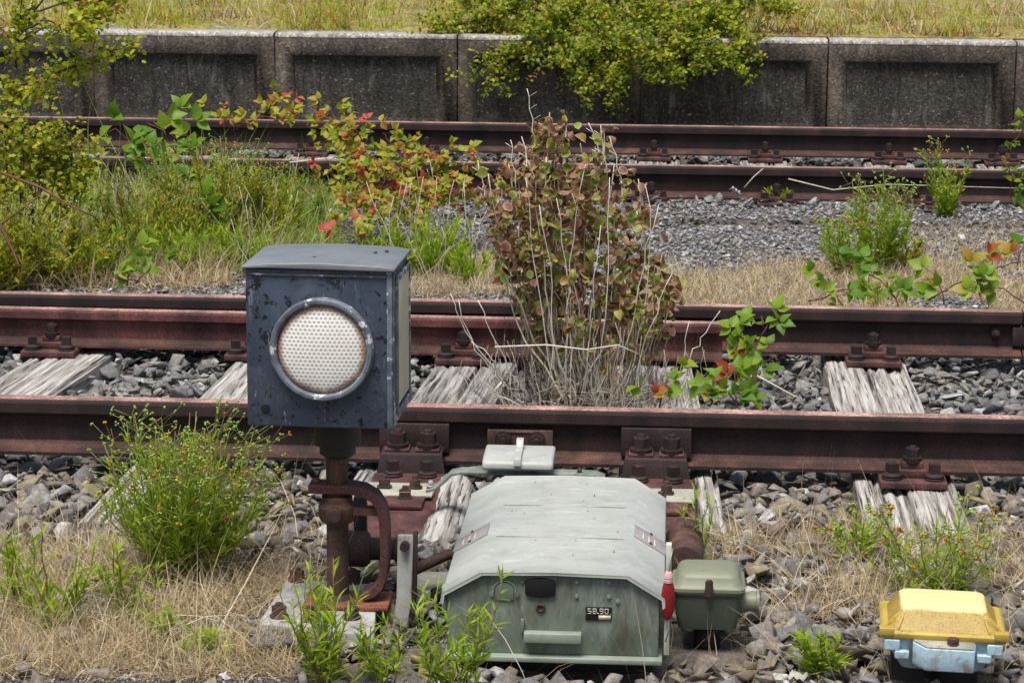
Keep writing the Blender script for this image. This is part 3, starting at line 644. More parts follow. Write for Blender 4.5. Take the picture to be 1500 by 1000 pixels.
for z in (.022, LH-.028): mb.box((LW/2+.004, .012, z+.004), (.008, .19, .012))
mb.box((LW/2+.004, .104, LH/2), (.008, .010, LH-.03)); mb.box((LW/2+.004, -.080, LH/2), (.008, .010, LH-.03)); mb.build('window_frame', M['lamp_edge'], lamp, bevel=.001)
mb = lmb(); mb.cyl((-.118, -LD/2+.002, .038), (-.118, -LD/2-.003, .038), .010, n=20); mb.cyl((-.118, -LD/2-.003, .038), (-.118, -LD/2-.006, .038), .005, n=12); mb.build('blanking_plug', M['black'], lamp, smooth=35)
mb = lmb(); mb.box((.0, -LD/2-.002, LH-.012), (LW-.02, .004, .004)); mb.build('door_seam', M['lamp_edge'], lamp)
px0 = lb.x; py0 = lb.y
zc = V(490, 668, ly).z
mb = MB(); mb.lathe((px0+.004, py0, zc), [(.030, 0), (.034, .004), (.040, .008), (.040, .026), (.052, .030), (.052, zb-zc-.004), (.03, zb-zc)], 28); mb.build('neck', M['black_iron'], lamp, smooth=35)
mb = MB(); mb.lathe((px0+.002, py0, .03), [(.034, 0), (.032, .014), (.0245, .022), (.0245, zc-.03)], 24); mb.build('post', M['rust_dk'], lamp, smooth=35)
zcol = V(490, 762, ly).z; zs = V(490, 712, ly).z
mb = MB(); mb.lathe((px0+.002, py0, zcol), [(.026, -.004), (.036, 0), (.042, .012), (.042, .035), (.034, .045), (.034, .058), (.026, .060)], 24)
mb.cyl((px0+.002, py0-.03, zcol+.024), (px0+.002, py0-.052, zcol+.024), .019, .015, n=18)
mb.box((px0+.058, py0-.005, zcol+.026), (.085, .026, .018)); mb.cyl((px0+.09, py0-.005, zcol+.026), (px0+.112, py0-.005, zcol+.030), .011, .009, n=12); mb.build('collar', M['rust_dk'], lamp, smooth=35, bevel=.0015)
# strap that bends over and runs down to the base
mb = MB(); pts = [(px0-.058, zs), (px0-.02, zs), (px0+.03, zs+.001), (px0+.062, zs-.004), (px0+.087, zs-.018), (px0+.102, zs-.042), (px0+.108, zs-.075), (px0+.110, zs-.14), (px0+.107, zs-.19), (px0+.098, zs-.218), (px0+.082, zs-.236), (px0+.060, zs-.244)]
mb.band([(x, py0-.004, z) for x, z in pts], .060, .019, (0, 1, 0)); mb.build('strap', M['plate_rust'], lamp, bevel=.002, smooth=40)
mb = MB(); mb.cyl((px0-.045, py0, zs+.006), (px0-.045, py0, zs+.016), .010, n=6); mb.build('strap_bolt', M['rust_or'], lamp)
mb = MB(); mb.box((px0+.025, py0-.005, .036), (.19, .12, .010)); mb.build('foot_plate', M['rust_or'], lamp, bevel=.002)
# base slab
c = [G(420, 847, .03), G(553, 855, .03), G(548, 930, .03), G(378, 912, .03)]
mb = MB(); mb.prism([(q.x, q.y, .03) for q in c], (0, 0, -.045)); mb.build('base_slab', M['slab'], lamp, bevel=.003)
for (ax, ay) in ((435, 850), (409, 903), (517, 852), (515, 905), (455, 908)):
    g = G(ax, ay, .03); mb = MB(); mb.nut((g.x, g.y, .0305), .0165, .018, wash=1, shank=.008 if ax < 500 else .012); mb.build('nut', M['rust_dk'] if ax != 455 else M['plate_rust'], lamp, smooth=35)
# ------------------------------------------------------------------ lever, drum and rods
e = empty('throw_lever', tuple(G(592, 960)), 'upright grey flat bar lever with riveted top beside the lamp post', 'lever')
a = V(594, 782, -1.33); b = V(584, 972, -1.36)
mb = MB(); mb.band([(a.x, -1.33, a.z), (a.x-.002, -1.34, (a.z+b.z)/2), (b.x, -1.36, -.03)], .034, .014, (1, 0, 0)); mb.build('bar', M['bare'], e, bevel=.003)
mb = MB(); mb.band([(a.x+.018, -1.30, a.z-.003), (a.x+.016, -1.31, (a.z+b.z)/2), (b.x+.018, -1.33, -.03)], .012, .03, (1, 0, 0)); mb.build('rear_bar', M['rust_dk'], e, bevel=.003)
mb = MB(); mb.cyl((a.x, -1.36, a.z-.022), (a.x, -1.30, a.z-.022), .010, n=16); mb.build('rivet', M['rust'], e, smooth=35)
dc = V(530, 803, -1.12)
e = empty('crank_drum', tuple(dc), 'dark rusty round crank drum and shaft behind the lamp post', 'crank')
mb = MB(); mb.M = Matrix.Translation(dc); mb.lathe((-.045, 0, 0), [(.02, -.02), (.046, -.015), (.048, .0), (.042, .012), (.042, .055), (.036, .062), (.026, .066), (.024, .12), (.03, .124), (.03, .15)], 28, axis=(1, 0, 0)); mb.build('drum', M['rust_dk'], e, smooth=35)
mb = MB(); q = V(528, 745, -1.1); mb.box((q.x+.0, -1.1, (q.z+.02)/2+.03), (.03, .022, abs(q.z-.02))); mb.build('upright', M['black_iron'], e, bevel=.002)
mb = MB(); q0, q1 = V(560, 860, -1.2), V(520, 950, -1.35); mb.band([(q0.x, -1.2, q0.z), ((q0.x+q1.x)/2, -1.27, .03), (q1.x, -1.35, 0)], .03, .012, (.3, 1, 0)); mb.build('link', M['black_iron'], e, bevel=.002)
pts = [V(700, 805, -1.15), V(655, 812, -1.15), V(620, 828, -1.18), V(598, 838, -1.22)]
e = empty('drive_rod', tuple(pts[0]), 'mossy drive rod with fork running from the lever to the machine', 'rod')
mb = MB(); mb.tube(pts, .012, .014, n=12); mb.build('rod', M['rust_dk'], e, smooth=40)
mb = MB(); q = V(630, 858, -1.1); mb.box((q.x, -1.1, q.z), (.085, .16, .022), rz=.1); mb.box((q.x+.005, -1.17, q.z-.045), (.07, .03, .07)); mb.build('fork', M['lich'], e, bevel=.003)
for i, (ax, ay) in enumerate(((640, 870), (648, 895), (620, 900), (636, 915))):
    q = V(ax, ay, -1.22); mb = MB(); mb.nut((q.x, -1.22, q.z), .014, .014, up=(0, -1, 0), wash=1); mb.build('nut', M['black_iron'], e, smooth=35)
mb = MB(); q = V(632, 900, -1.15); mb.box((q.x, -1.12, q.z-.01), (.10, .12, .11)); mb.build('crank_case', M['black_iron'], e, bevel=.006)
# ------------------------------------------------------------------ point machine
yF = -1.515
xL, xR = V(655, 900, yF).x, V(967, 900, yF).x
zh = V(812, 841, yF-.012).z; yB = G(832, 699, zh).y
fl, fr = V(704, 841, yF).x, V(921, 841, yF).x
ctr = (xL+xR)/2
pm = empty('point_machine', (ctr, yF, 0), 'low grey-green point machine with pale folded metal hood and 58.90 plate', 'point machine')
zside = V(655, 868, yF-.012).z
zfl = V(812, 958, yF).z
mb = MB()     # hood: folded sheet
sec = [(xL-.012, zside-.018), (xL-.010, zside), (fl, zh), (ctr, zh+.0035), (fr, zh), (xR+.008, zside), (xR+.010, zside-.018)]
th = .004; yh0, yh1 = yF-.014, yB
outer = sec; inner = [(x+(th if x < ctr-.05 else (-th if x > ctr+.05 else 0)), z-th) for x, z in sec][::-1]
nseg = 10
for j in range(nseg):
    ya_, yb_ = yh0+(yh1-yh0)*j/nseg, yh0+(yh1-yh0)*(j+1)/nseg
vs = []; rows = 12; k = len(outer)
ps = outer+inner; kk = len(ps)
for j in range(rows+1):
    y = yh0+(yh1-yh0)*j/rows
    for i, (x, z) in enumerate(ps):
        t = j/rows; back = max(0, t-.93)*0
        vs.append((ctr+(x-ctr)*(1-.0*t), y, z+.0012*noise.noise(Vector((x*6, y*5, 2)))-back))
fs = [(j*kk+i, (j+1)*kk+i, (j+1)*kk+(i+1) % kk, j*kk+(i+1) % kk)[::-1] for j in range(rows) for i in range(kk)]+[tuple(range(kk)), tuple(rows*kk+i for i in range(kk))[::-1]]
mb.add(vs, fs)
mb.prism([(x, yB-.004, z-.002) for x, z in sec[1:-1]]+[(xR, yB-.004, .0), (xL, yB-.004, .0)], (0, .004, 0))
mb.build('hood', M['hood'], pm, bevel=.0012)
for s in (1, 2):      # pressed seams on the hood
    y = yF+(yB-yF)*(.33*s); mb = MB(); mb.box((ctr, y, zh+.0034), (fr-fl-.03, .003, .0022)); mb.build('hood_seam', M['hood'], pm, bevel=.0006)
mb = MB()
for i in range(26):
    t = random.random(); x = random.choice([fl+.02+random.random()*(fr-fl-.04)]*3+[fl-.02, fr+.02]); y = yF+.05+random.random()*(yB-yF-.1)
    if fl < x < fr: mb.cyl((x, y, zh-.001), (x, y, zh+.0058), .0022, .0018, n=6)
mb.build('rivets', M['bare'], pm)
# plaques on the two chamfers
for sx, (x0_, z0_, x1_, z1_), yy in ((-1, (xL-.010, zside, fl, zh), .42), (1, (fr, zh, xR+.008, zside), .44)):
    dirv = Vector((x1_-x0_, 0, z1_-z0_)); Lh = dirv.length; dirv.normalize(); nv = Vector((-dirv.z, 0, dirv.x))
    cp = Vector(((x0_+x1_)/2, yF+(yB-yF)*yy, (z0_+z1_)/2))
    Mx = Matrix((dirv, Vector((0, 1, 0)), nv)).transposed().to_4x4(); Mx.translation = cp+nv*.001+dirv*(.004*sx)
    mb = MB(); mb.M = Mx; mb.box((0, 0, .001), (Lh*.93, .09, .004), rz=0); mb.build('plaque', M['plaque'], pm, bevel=.0008)
    mb = MB(); mb.M = Mx
    for q in (-.018, -.004, .010): mb.box((q*1.1, -.004, .0036), (.0025, .055, .0014))
    mb.build('plaque_lines', M['gold'], pm)
    mb = MB(); mb.M = Mx
    for q in (-.038, .038): mb.cyl((0, q, .003), (0, q, .0062), .0035, n=10)
    mb.build('plaque_screw', M['rust_dk'], pm)
# body
mb = MB(); bsec = [(xL, zfl), (xR-.002, zfl), (xR-.002, zside-.006), (fr, zh-.006), (fl, zh-.006), (xL, zside-.006)]
mb.prism([(x, yF, z) for x, z in bsec], (0, yB-yF-.012, 0)); mb.build('case', M['body'], pm, bevel=.003)
mb = MB(); mb.box((ctr, yF+.02, zfl-.006), (xR-xL+.012, .085, .012)); mb.build('base_flange', M['body_lt'], pm, bevel=.002)
mb = MB(); mb.box((ctr, (yF+yB)/2+.02, (zfl-.012-.09)/2), (xR-xL-.03, yB-yF-.08, zfl+.078)); mb.build('underframe', M['black_iron'], pm, bevel=.003)
def fp(px, py, dy=0): q = V(px, py, yF+dy); return q.x, q.z
# arched inspection hatch
x, z = fp(739, 866); mb = MB(); ol = [(x-.020, z-.018), (x+.020, z-.018)]+[(x+.020*math.cos(a), z+.004+.017*math.sin(a)) for a in np.linspace(0, PI, 9)]
mb.prism([(q[0], yF, q[1]) for q in ol], (0, -.004, 0)); mb.build('inspection_hatch', M['body'], pm, bevel=.001)
mb = MB(); mb.tube([(x+.024*math.cos(a), yF-.003, z+.003+.022*math.sin(a)) for a in np.linspace(-.15, PI+.15, 12)], .0022, n=6); mb.build('hatch_wire', M['body_lt'], pm, smooth=40)
for s in (-1, 1): mb = MB(); mb.cyl((x+s*.027, yF, z-.005), (x+s*.027, yF-.007, z-.005), .0048, n=10); mb.build('hatch_screw', M['body'], pm, smooth=35)
x, z = fp(792, 860); mb = MB(); mb.prism([(x+a, yF-.0, z+b) for a, b in ((-.033, -.015), (-.026, -.019), (0, -.022), (.027, -.019), (.032, -.014), (.032, .016), (.018, .020), (0, .023), (-.018, .020), (-.033, .015))], (0, -.008, 0)); mb.build('crank_hole_cover', M['black'], pm, bevel=.003)
x, z = fp(792, 889); mb = MB(); mb.lathe((x, yF, z), [(.011, 0), (.011, .004), (.007, .006), (.005, .002)], 20, axis=(0, -1, 0)); mb.build('lock_plug', M['rust_dk'], pm, smooth=35)
for a, b in ((845, 851), (892, 852), (845, 872), (892, 873), (765, 850), (690, 850), (905, 880)):
    x, z = fp(a, b); mb = MB(); mb.cyl((x, yF, z), (x, yF-.005, z), .0048, .004, n=8); mb.build('screw', M['body_lt'] if a > 800 else M['body'], pm, smooth=35)
x, z = fp(877, 898); mb = MB(); mb.box((x, yF-.0015, z), (.056, .003, .030)); npl = mb.build('number_plate', M['black'], pm, bevel=.0006)
mb = MB(); mb.box((x+.013, yF-.0034, z-.008), (.026, .0012, .010)); mb.build('plate_field', M['ivory'], npl)
SEG = {'5': 'afgcd', '8': 'abcdefg', '9': 'abcdfg', '0': 'abcdef'}
mb = MB(); dx = x-.0195
for ch in '58.90':
    if ch == '.': mb.box((dx-.0035, yF-.0036, z+.0012), (.0024, .0016, .0024)); dx += .0040; continue
    w2, h2, t_ = .0032, .0052, .0012; zc_ = z+.0062
    S_ = {'a': ((0, h2), (2*w2, t_)), 'g': ((0, 0), (2*w2, t_)), 'd': ((0, -h2), (2*w2, t_)), 'f': ((-w2, h2/2), (t_, h2)), 'b': ((w2, h2/2), (t_, h2)), 'e': ((-w2, -h2/2), (t_, h2)), 'c': ((w2, -h2/2), (t_, h2))}
    for q in SEG[ch]: (ax, az), (sx_, sz_) = S_[q]; mb.box((dx+ax, yF-.0036-.0001*ord(q)/100, zc_+az), (sx_, .0014, sz_+t_*.6*(sz_ > t_)))
    dx += .0108
mb.build('lettering', M['gold'], npl)
mb = MB()
for s in (-1, 1): mb.cyl((x+s*.0255, yF-.003, z), (x+s*.0255, yF-.0045, z), .0012, n=8)
mb.build('plate_rivet', M['bare'], npl)
xa, za = fp(768, 927); xb, zb_ = fp(852, 933); mb = MB(); mb.box(((xa+xb)/2, yF-.012, (za+zb_)/2), (xb-xa, .024, .022)); mb.build('step_ledge', M['body_lt'], pm, bevel=.002)
x, z = fp(768, 915); mb = MB(); mb.box((x-.004, yF-.004, z), (.007, .008, .03)); mb.build('ledge_bracket', M['body'], pm, bevel=.001)
for a, b, c_ in ((978, 795, 845), (975, 910, 957)):      # pale guide bars at the right flank
    q0, q1 = V(a, b, yF+.02), V(a, c_, yF+.02); mb = MB(); mb.box((q0.x+.003, yF+.02, (q0.z+q1.z)/2), (.012, .02, q0.z-q1.z)); mb.build('side_bar', M['whitebar'], pm, bevel=.0015)
q = V(652, 870, yF+.03); mb = MB(); mb.box((q.x, yF+.03, q.z-.01), (.012, .03, .06)); mb.build('side_bar', M['body_lt'], pm, bevel=.001)
# red handle
q0 = V(979, 838, yF-.005); q1 = V(978, 908, yF-.005)
e = empty('hand_lever', tuple(q0), 'glossy red handle with pink striped collar between machine and small green box', 'handle')
L_ = q0.z-q1.z; mb = MB(); mb.M = Matrix.Translation((q1.x, yF-.004, q1.z)); mb.M = mb.M @ Matrix.Scale(.75, 4, (0, 1, 0)); mb.lathe((0, 0, 0), [(.003, 0), (.009, L_*.06), (.0145, L_*.25), (.015, L_*.5), (.012, L_*.72), (.009, L_*.8)], 16); mb.build('grip', M['red'], e, smooth=50)
mb = MB(); mb.lathe((q1.x, yF-.004, q1.z+L_*.79), [(.0095, 0), (.010, .006), (.008, .008), (.010, .010), (.0095, .018), (.006, .024)], 14); mb.build('collar', M['pink'], e, smooth=40)
mb = MB(); mb.tube([(q0.x+.001, yF-.004, q0.z-.004), (q0.x+.004, yF, q0.z+.03), (q0.x+.008, yF+.02, q0.z+.045)], .0022, n=6); mb.tube([(q1.x, yF-.004, q1.z), (q1.x+.004, yF-.004, q1.z-.02), (q1.x-.004, yF, q1.z-.05)], .0015, n=5); mb.build('wire', M['body_lt'], e)
# small pale cover with hinge strap behind the machine
yC = -.50; q = V(758, 672, yC)
e = empty('cable_cover', tuple(q), 'small pale grey rounded cover with upright strap handle between machine and rail', 'cover')
ztop = V(758, 657, -.40).z; mb = MB()
x0_, x1_ = V(706, 684, -.62).x, V(810, 684, -.62).x; zlo = V(758, 684, -.62).z
mb.prism([(x0_, -.62, zlo), (x1_, -.62, zlo), (x1_, -.62, zlo+.006), (x1_-.006, -.50, zlo+.028), (x1_-.012, -.44, zlo+.034), (x0_+.012, -.44, zlo+.034), (x0_+.006, -.50, zlo+.028), (x0_, -.62, zlo+.006)][:0] or [(x0_, -.62, zlo-.01), (x0_, -.47, zlo-.01), (x0_, -.47, zlo+.018), (x0_, -.485, zlo+.022), (x0_, -.59, zlo+.019), (x0_, -.615, zlo+.012), (x0_, -.62, zlo+.002)], (x1_-x0_, 0, 0))
mb.build('shell', M['hood'], e, bevel=.006, smooth=40)
xm = (x0_+x1_)/2
mb = MB(); mb.band([(xm, -.627, zlo+.004), (xm, -.622, zlo+.020), (xm, -.60, zlo+.025), (xm, -.53, zlo+.028), (xm, -.52, zlo+.043), (xm, -.505, zlo+.045), (xm, -.50, zlo+.028)], .018, .005, (1, 0, 0)); mb.build('strap', M['hood'], e, bevel=.001)
# bent flat bar running behind the machine
yb_ = -.52
pl = [V(a, b, yb_) for a, b in ((625, 716), (640, 712), (652, 702), (662, 692), (676, 689), (760, 691), (850, 693), (872, 694), (886, 699))]
e = empty('cranked_bar', tuple(pl[4]), 'thin cranked green-grey flat bar passing behind the machine hood', 'bar')
mb = MB(); mb.band(pl, .05, .007, (0, 1, 0)); mb.build('bar', M['body'], e, bevel=.001)
for a, b in ((631, 708), (780, 688), (849, 690)):
    q = V(a, b, yb_-.005); mb = MB(); mb.cyl((q.x, yb_-.005, q.z-.008), (q.x, yb_-.005, q.z+.008), .006, n=8); mb.cyl((q.x, yb_-.005, q.z-.008), (q.x, yb_-.005, q.z-.004), .011, n=12); mb.build('bolt', M['bare'] if a < 700 else M['rust_dk'], e)
# ------------------------------------------------------------------ green junction box
yj = -1.40
xa, xb = V(985, 870, yj).x, V(1092, 870, yj).x; zr = V(1040, 866, yj).z; zb2 = V(1040, 912, yj).z; xm = (xa+xb)/2; wj = xb-xa
jb = empty('junction_box', (xm, yj+.07, 0), 'small dark green cast junction box with sage lid right of the machine', 'junction box')
def rrect(cx, cy, hx, hy, r, z, n=5):
    o = []
    for sx, sy, a0 in ((1, 1, 0), (-1, 1, PI/2), (-1, -1, PI), (1, -1, 1.5*PI)):
        for i in range(n): a = a0+PI/2*i/(n-1); o.append((cx+sx*(hx-r)+r*math.cos(a), cy+sy*(hy-r)+r*math.sin(a), z))
    return o
def loft(mb, rings, mat=0):
    k = len(rings[0]); vs = [q for r in rings for q in r]
    mb.add(vs, [tuple(range(k))[::-1], tuple((len(rings)-1)*k+i for i in range(k))]+[(j*k+i, j*k+(i+1) % k, (j+1)*k+(i+1) % k, (j+1)*k+i) for j in range(len(rings)-1) for i in range(k)], mat)
cyj = yj+.075; hx = wj/2; hy = .075
mb = MB(); loft(mb, [rrect(xm-.002, cyj, hx-.016, hy-.016, .014, zb2-.02), rrect(xm-.002, cyj, hx-.010, hy-.010, .014, zb2+.01), rrect(xm-.002, cyj, hx-.006, hy-.006, .014, zr-.004)]); mb.build('case', M['jbody'], jb, smooth=40)
mb = MB(); loft(mb, [rrect(xm, cyj, hx-.003, hy-.003, .015, zr-.012), rrect(xm, cyj, hx-.001, hy-.001, .015, zr-.006), rrect(xm, cyj, hx-.003, hy-.003, .015, zr-.003)]); mb.build('gasket', M['jbody'], jb, smooth=40)
zt_ = V(1040, 850, yj).z
mb = MB(); loft(mb, [rrect(xm, cyj, hx, hy, .016, zr-.003), rrect(xm, cyj, hx, hy, .016, zr+.004), rrect(xm, cyj, hx-.008, hy-.008, .02, zr+.009), rrect(xm, cyj, hx-.012, hy-.012, .02, zr+.024), rrect(xm, cyj, hx-.018, hy-.018, .02, zr+.032), rrect(xm, cyj, hx-.034, hy-.034, .02, zr+.037)]); mb.build('lid', M['jlid'], jb, smooth=50)
for yy in (yj-.004, yj+.152):
    mb = MB(); mb.cyl((xm, yy, zr-.008), (xm, yy, zr+.012), .009, n=12); mb.cyl((xm, yy, zr+.010), (xm, yy, zr+.024), .0085, n=6); mb.cyl((xm, yy, zr+.024), (xm, yy, zr+.027), .006, n=10); mb.build('lid_bolt', M['rust_dk'], jb, smooth=35)
q = V(1085, 890, yj+.05); mb = MB(); mb.lathe((xb-.02, yj+.06, zr-.04), [(.024, 0), (.024, .02), (.021, .022), (.021, .045), (.025, .046), (.025, .052)], 20, axis=(1, 0, 0)); mb.build('gland', M['jlid'], jb, smooth=35)
mb = MB(); mb.cyl((xm, cyj, zb2-.02), (xm, cyj, -.07), .03, n=16); mb.build('foot', M['black_iron'], jb)
# dark cable drum behind it
q = V(1003, 795, -1.0)
e = empty('cable_duct', tuple(q), 'dark round duct end behind the small green junction box', 'duct')
mb = MB(); mb.lathe((q.x, -1.05, q.z-.035), [(.01, 0), (.040, .003), (.045, .012), (.045, .20)], 24, axis=(0, 1, 0)); mb.build('duct', M['rust_dk'], e, smooth=35)
# ------------------------------------------------------------------ yellow capped box
yy = -1.70
xa, xb = V(1287, 930, yy+.05).x, V(1478, 935, yy+.05).x; zr = V(1390, 935, yy).z; xm = (xa+xb)/2-.0; hx = (xb-xa)/2*.96; hy = .105; cy = yy+.105
yb = empty('track_transmitter', (xm, cy, 0), 'yellow lidded box with bleached top on a pale blue housing in the lower right corner', 'trackside box')
tz = .10
RM = Matrix.Translation((xm, cy, 0)) @ Matrix.Rotation(-.06, 4, 'Z') @ Matrix.Rotation(.01, 4, 'Y')
def ymb(): q = MB(); q.M = RM; return q
mb = ymb(); loft(mb, [rrect(0, 0, hx-.012, hy-.012, .012, zr+.006), rrect(.0, 0, hx-.018, hy-.016, .014, zr+.012), rrect(0, .012, hx-.035, hy-.034, .02, zr+.040), rrect(0, .014, hx-.042, hy-.042, .02, zr+.047), rrect(0, .014, hx-.055, hy-.052, .02, zr+.050)]); mb.build('lid', M['yellow'], yb, smooth=50)
mb = ymb(); loft(mb, [rrect(0, 0, hx-.001, hy-.001, .008, zr-.006), rrect(0, 0, hx, hy, .008, zr+.005), rrect(0, 0, hx-.006, hy-.006, .008, zr+.010)])
for sx in (-1, 1):
    mb.box((sx*(hx-.012), -hy+.010, zr+.008), (.030, .024, .016))
    mb.band([(sx*(hx-.035), -hy+.012, zr+.010), (sx*(hx-.045), -hy+.035, zr+.032)], .004, .006, (1, 0, 0)); mb.band([(sx*(hx-.012), -hy+.035, zr+.010), (sx*(hx-.036), -hy+.045, zr+.034)], .004, .006, (0, 1, 0))
mb.build('lid_rim', M['yrim'], yb, bevel=.002)
mb = ymb(); loft(mb, [rrect(0, .005, hx-.045, hy-.03, .02, zr-.080), rrect(0, .004, hx-.028, hy-.02, .02, zr-.050), rrect(0, .002, hx-.018, hy-.012, .012, zr-.030), rrect(0, .0, hx-.014, hy-.010, .01, zr-.007)])
for sx in (-1, 1): mb.box((sx*(hx-.024), -hy+.012, zr-.020), (.032, .024, .024)); mb.box((sx*(hx-.045), -hy+.008, zr-.040), (.03, .02, .018))
mb.build('housing', M['ltblue'], yb, bevel=.003, smooth=40)
mb = ymb(); mb.prism([(-.062, -hy-.008, zr-.008), (-.035, -hy-.032, zr-.013), (.062, -hy-.032, zr-.013), (.066, -hy+.01, zr-.007), (-.062, -hy+.02, zr-.007)], (0, 0, -.048)); mb.build('terminal_block', M['ltblue'], yb, bevel=.003)
mb = ymb(); mb.prism([(-.060, -hy-.006, zr-.007), (-.035, -hy-.030, zr-.012), (.060, -hy-.030, zr-.012), (.064, -hy+.01, zr-.006), (-.060, -hy+.018, zr-.006)], (0, 0, .0025)); mb.build('block_top', M['lich'], yb)
mb = ymb(); mb.cyl((.018, -hy-.012, zr-.008), (.018, -hy-.012, zr+.006), .012, n=6); mb.cyl((.018, -hy-.012, zr-.012), (.018, -hy-.012, zr-.006), .0125, n=16); mb.build('cap_bolt', M['plate_rust'], yb, bevel=.001)
mb = ymb(); mb.cyl((.03, 0, -.1), (.03, 0, zr-.06), .05, n=24); mb.box((-hx+.06, -.03, zr-.085), (.07, .06, .05)); mb.build('pedestal', M['black_iron'], yb, smooth=35)
# ------------------------------------------------------------------ stones
OBST = []     # circles/rects (x0,x1,y0,y1) kept clear of stones
OBST += [(xL-.01, xR+.01, yF-.02, yB+.02), (hc1-.12, hc1+.12, -.82, -.12), (hc2-.12, hc2+.12, -.82, -.12), (px0-.12, px0+.09, py0-.10, py0+.10), (V(985, 870, yj).x-.0, V(1092, 870, yj).x, yj, yj+.15), (xm-.09, xm+.11, cy-.08, cy+.08)]
def clear(x, y, r, pad=0.):
    ok = np.ones(len(x), bool)
    for (c, ang, hw, hl) in SLP:
        dx, dy = x-c[0], y-c[1]; u = dx*math.cos(-ang)-dy*math.sin(-ang); v = dx*math.sin(-ang)+dy*math.cos(-ang)
        ok &= ~((np.abs(u) < hw+r*.55) & (np.abs(v) < hl+r*.4))
    for x0_, x1_, y0_, y1_ in OBST: ok &= ~((x > x0_-r*.5) & (x < x1_+r*.5) & (y > y0_-r*.5) & (y < y1_+r*.5))
    return ok
def view_x(y, margin=.12):
    return V(0, 500, y).x-margin, V(1500, 500, y).x+margin
def scatter(name, mt, y0, y1, step, size, tpls, label, zoff, layers=2, mask=None, tilt=.45, cond=None, xr=None, kind='stuff'):
    mb = MB(); 
    for L_ in range(layers):
        st = step*(1+.25*L_); ny = int((y1-y0)/st); P = []
        for j in range(ny):
            y = y0+(j+.5)*st; a, b = view_x(y, .35) if xr is None else xr; nx = int((b-a)/st)
            P.append(np.stack([a+(np.arange(nx)+RS.rand(nx))*st, np.full(nx, y)+(RS.rand(nx)-.5)*st*1.3], 1))
        P = np.concatenate(P); n = len(P); s = size*np.exp(RS.normal(-.05, .38, n)); s = np.clip(s, size*.4, size*1.9)
        ok = clear(P[:, 0], P[:, 1], s)
        if cond is not None: ok &= cond(P[:, 0], P[:, 1], RS.rand(n))
        for yr in (0, Y2, Y3, Y4): ok &= ~((np.abs(P[:, 1]-yr) < .0625+s*.3) & (L_ > 0))
        P, s = P[ok], s[ok]; n = len(P)
        z = np.array([ground_z(a, b) for a, b in P])+zoff+L_*size*.55+RS.uniform(-.2, .35, n)*size
        for yr in (0, Y2, Y3, Y4): z = np.where(np.abs(P[:, 1]-yr) < .10, np.minimum(z, .0-s*.7), z)
        R = eulers(n, tilt); sel = RS.randint(0, len(tpls), n); S = s[:, None]*RS.uniform(.65, 1.3, (n, 3)); t = RS.rand(n); Pz = np.stack([P[:, 0], P[:, 1], z], 1)
        for i, tp in enumerate(tpls):
            k = sel == i; mb.inst(tp, Pz[k], R[k], S[k], t[k])
    o = mb.build(name, mt); return tag(o, label, 'ballast stones', kind=kind)
def front_cond(x, y, r):      # left foreground is fine grit, right keeps its stones
    return (x > -.35) | (y > -.85+.12*np.sin(x*5)) | (r < .06)
scatter('ballast_stones', M['stone'], -2.2, -.03, .042, .0300, ROCK, 'angular brown and grey ballast stones in front of the nearest rail', .022, 2, cond=front_cond)
scatter('crib_ballast', M['stone_b'], .05, 1.75, .040, .0275, ROCK, 'blue grey ballast stones between the two nearest rails', .018, 2)
scatter('near_shoulder_stones', M['gravel'], 1.62, 2.3, .032, .017, CHIP, 'grey stones along the back of the second rail', .0, 2)
scatter('path_gravel', M['gravel'], 2.2, 4.8, .026, .0135, CHIP, 'fine grey chippings between the two tracks', .0, 2, tilt=.35)
scatter('far_ballast', M['stone_b'], 4.7, 7.1, .048, .027, ROCK, 'dark ballast stones of the far track', .010, 2)
scatter('foreground_grit', M['gravel'], -2.1, -.75, .014, .0062, CHIP, 'fine grey grit in the left foreground', .004, 1, cond=lambda x, y, r: (x < .0), tilt=.8)
scatter('large_ballast', M['stone'], -2.1, -.1, .135, .043, ROCK, 'larger flat ballast stones lying among the smaller ones in front', .030, 1, cond=front_cond, tilt=.3)
for px, py, sz, lb_ in ((36, 982, .030, 'brown pointed stone alone on the grit at the left end'), (146, 992, .034, 'brown block of stone on the grit at the bottom edge'), (385, 700, .02, 'dark stone beside the big green plant')):
    g = G(px, py, 0); mb = MB(); mb.inst(random.choice(ROCK), np.array([[0, 0, .012]]), eulers(1, .3), np.array([[sz, sz*.9, sz*1.1]]), np.array([.68])); o = mb.build('stone', M['stone']); o.location = (g.x, g.y, 0); tag(o, lb_, 'stone')
# ------------------------------------------------------------------ grass
def grass(name, mt, area, n, h, wd, label, tilt=.5, bends=BLADE, cond=None, tmin=0., tmax=1., clump=0, zo=0.):
    """area(n)->Nx2"""
    P = area(n); 
    if clump:
        c = P[RS.randint(0, len(P), max(1, n//clump))]; P = c[RS.randint(0, len(c), n)]+RS.normal(0, .022, (n, 2))
    ok = clear(P[:, 0], P[:, 1], np.full(len(P), -.0))
    if cond is not None: ok &= cond(P)
    P = P[ok]; n = len(P); z = np.array([ground_z(a, b) for a, b in P])+zo
    R = eulers(n, tilt); hh = h*np.exp(RS.normal(0, .35, n)); t = tmin+(tmax-tmin)*RS.rand(n); sel = RS.randint(0, len(bends), n)
    mb = MB(); Pz = np.stack([P[:, 0], P[:, 1], z], 1); ww = wd*RS.uniform(.6, 1.3, n)
    for i, tp in enumerate(bends):
        k = sel == i; mb.inst(tp, Pz[k], R[k], np.stack([ww[k], hh[k], hh[k]], 1), t[k])
    o = mb.build(name, mt); return tag(o, label, 'grass', kind='stuff')
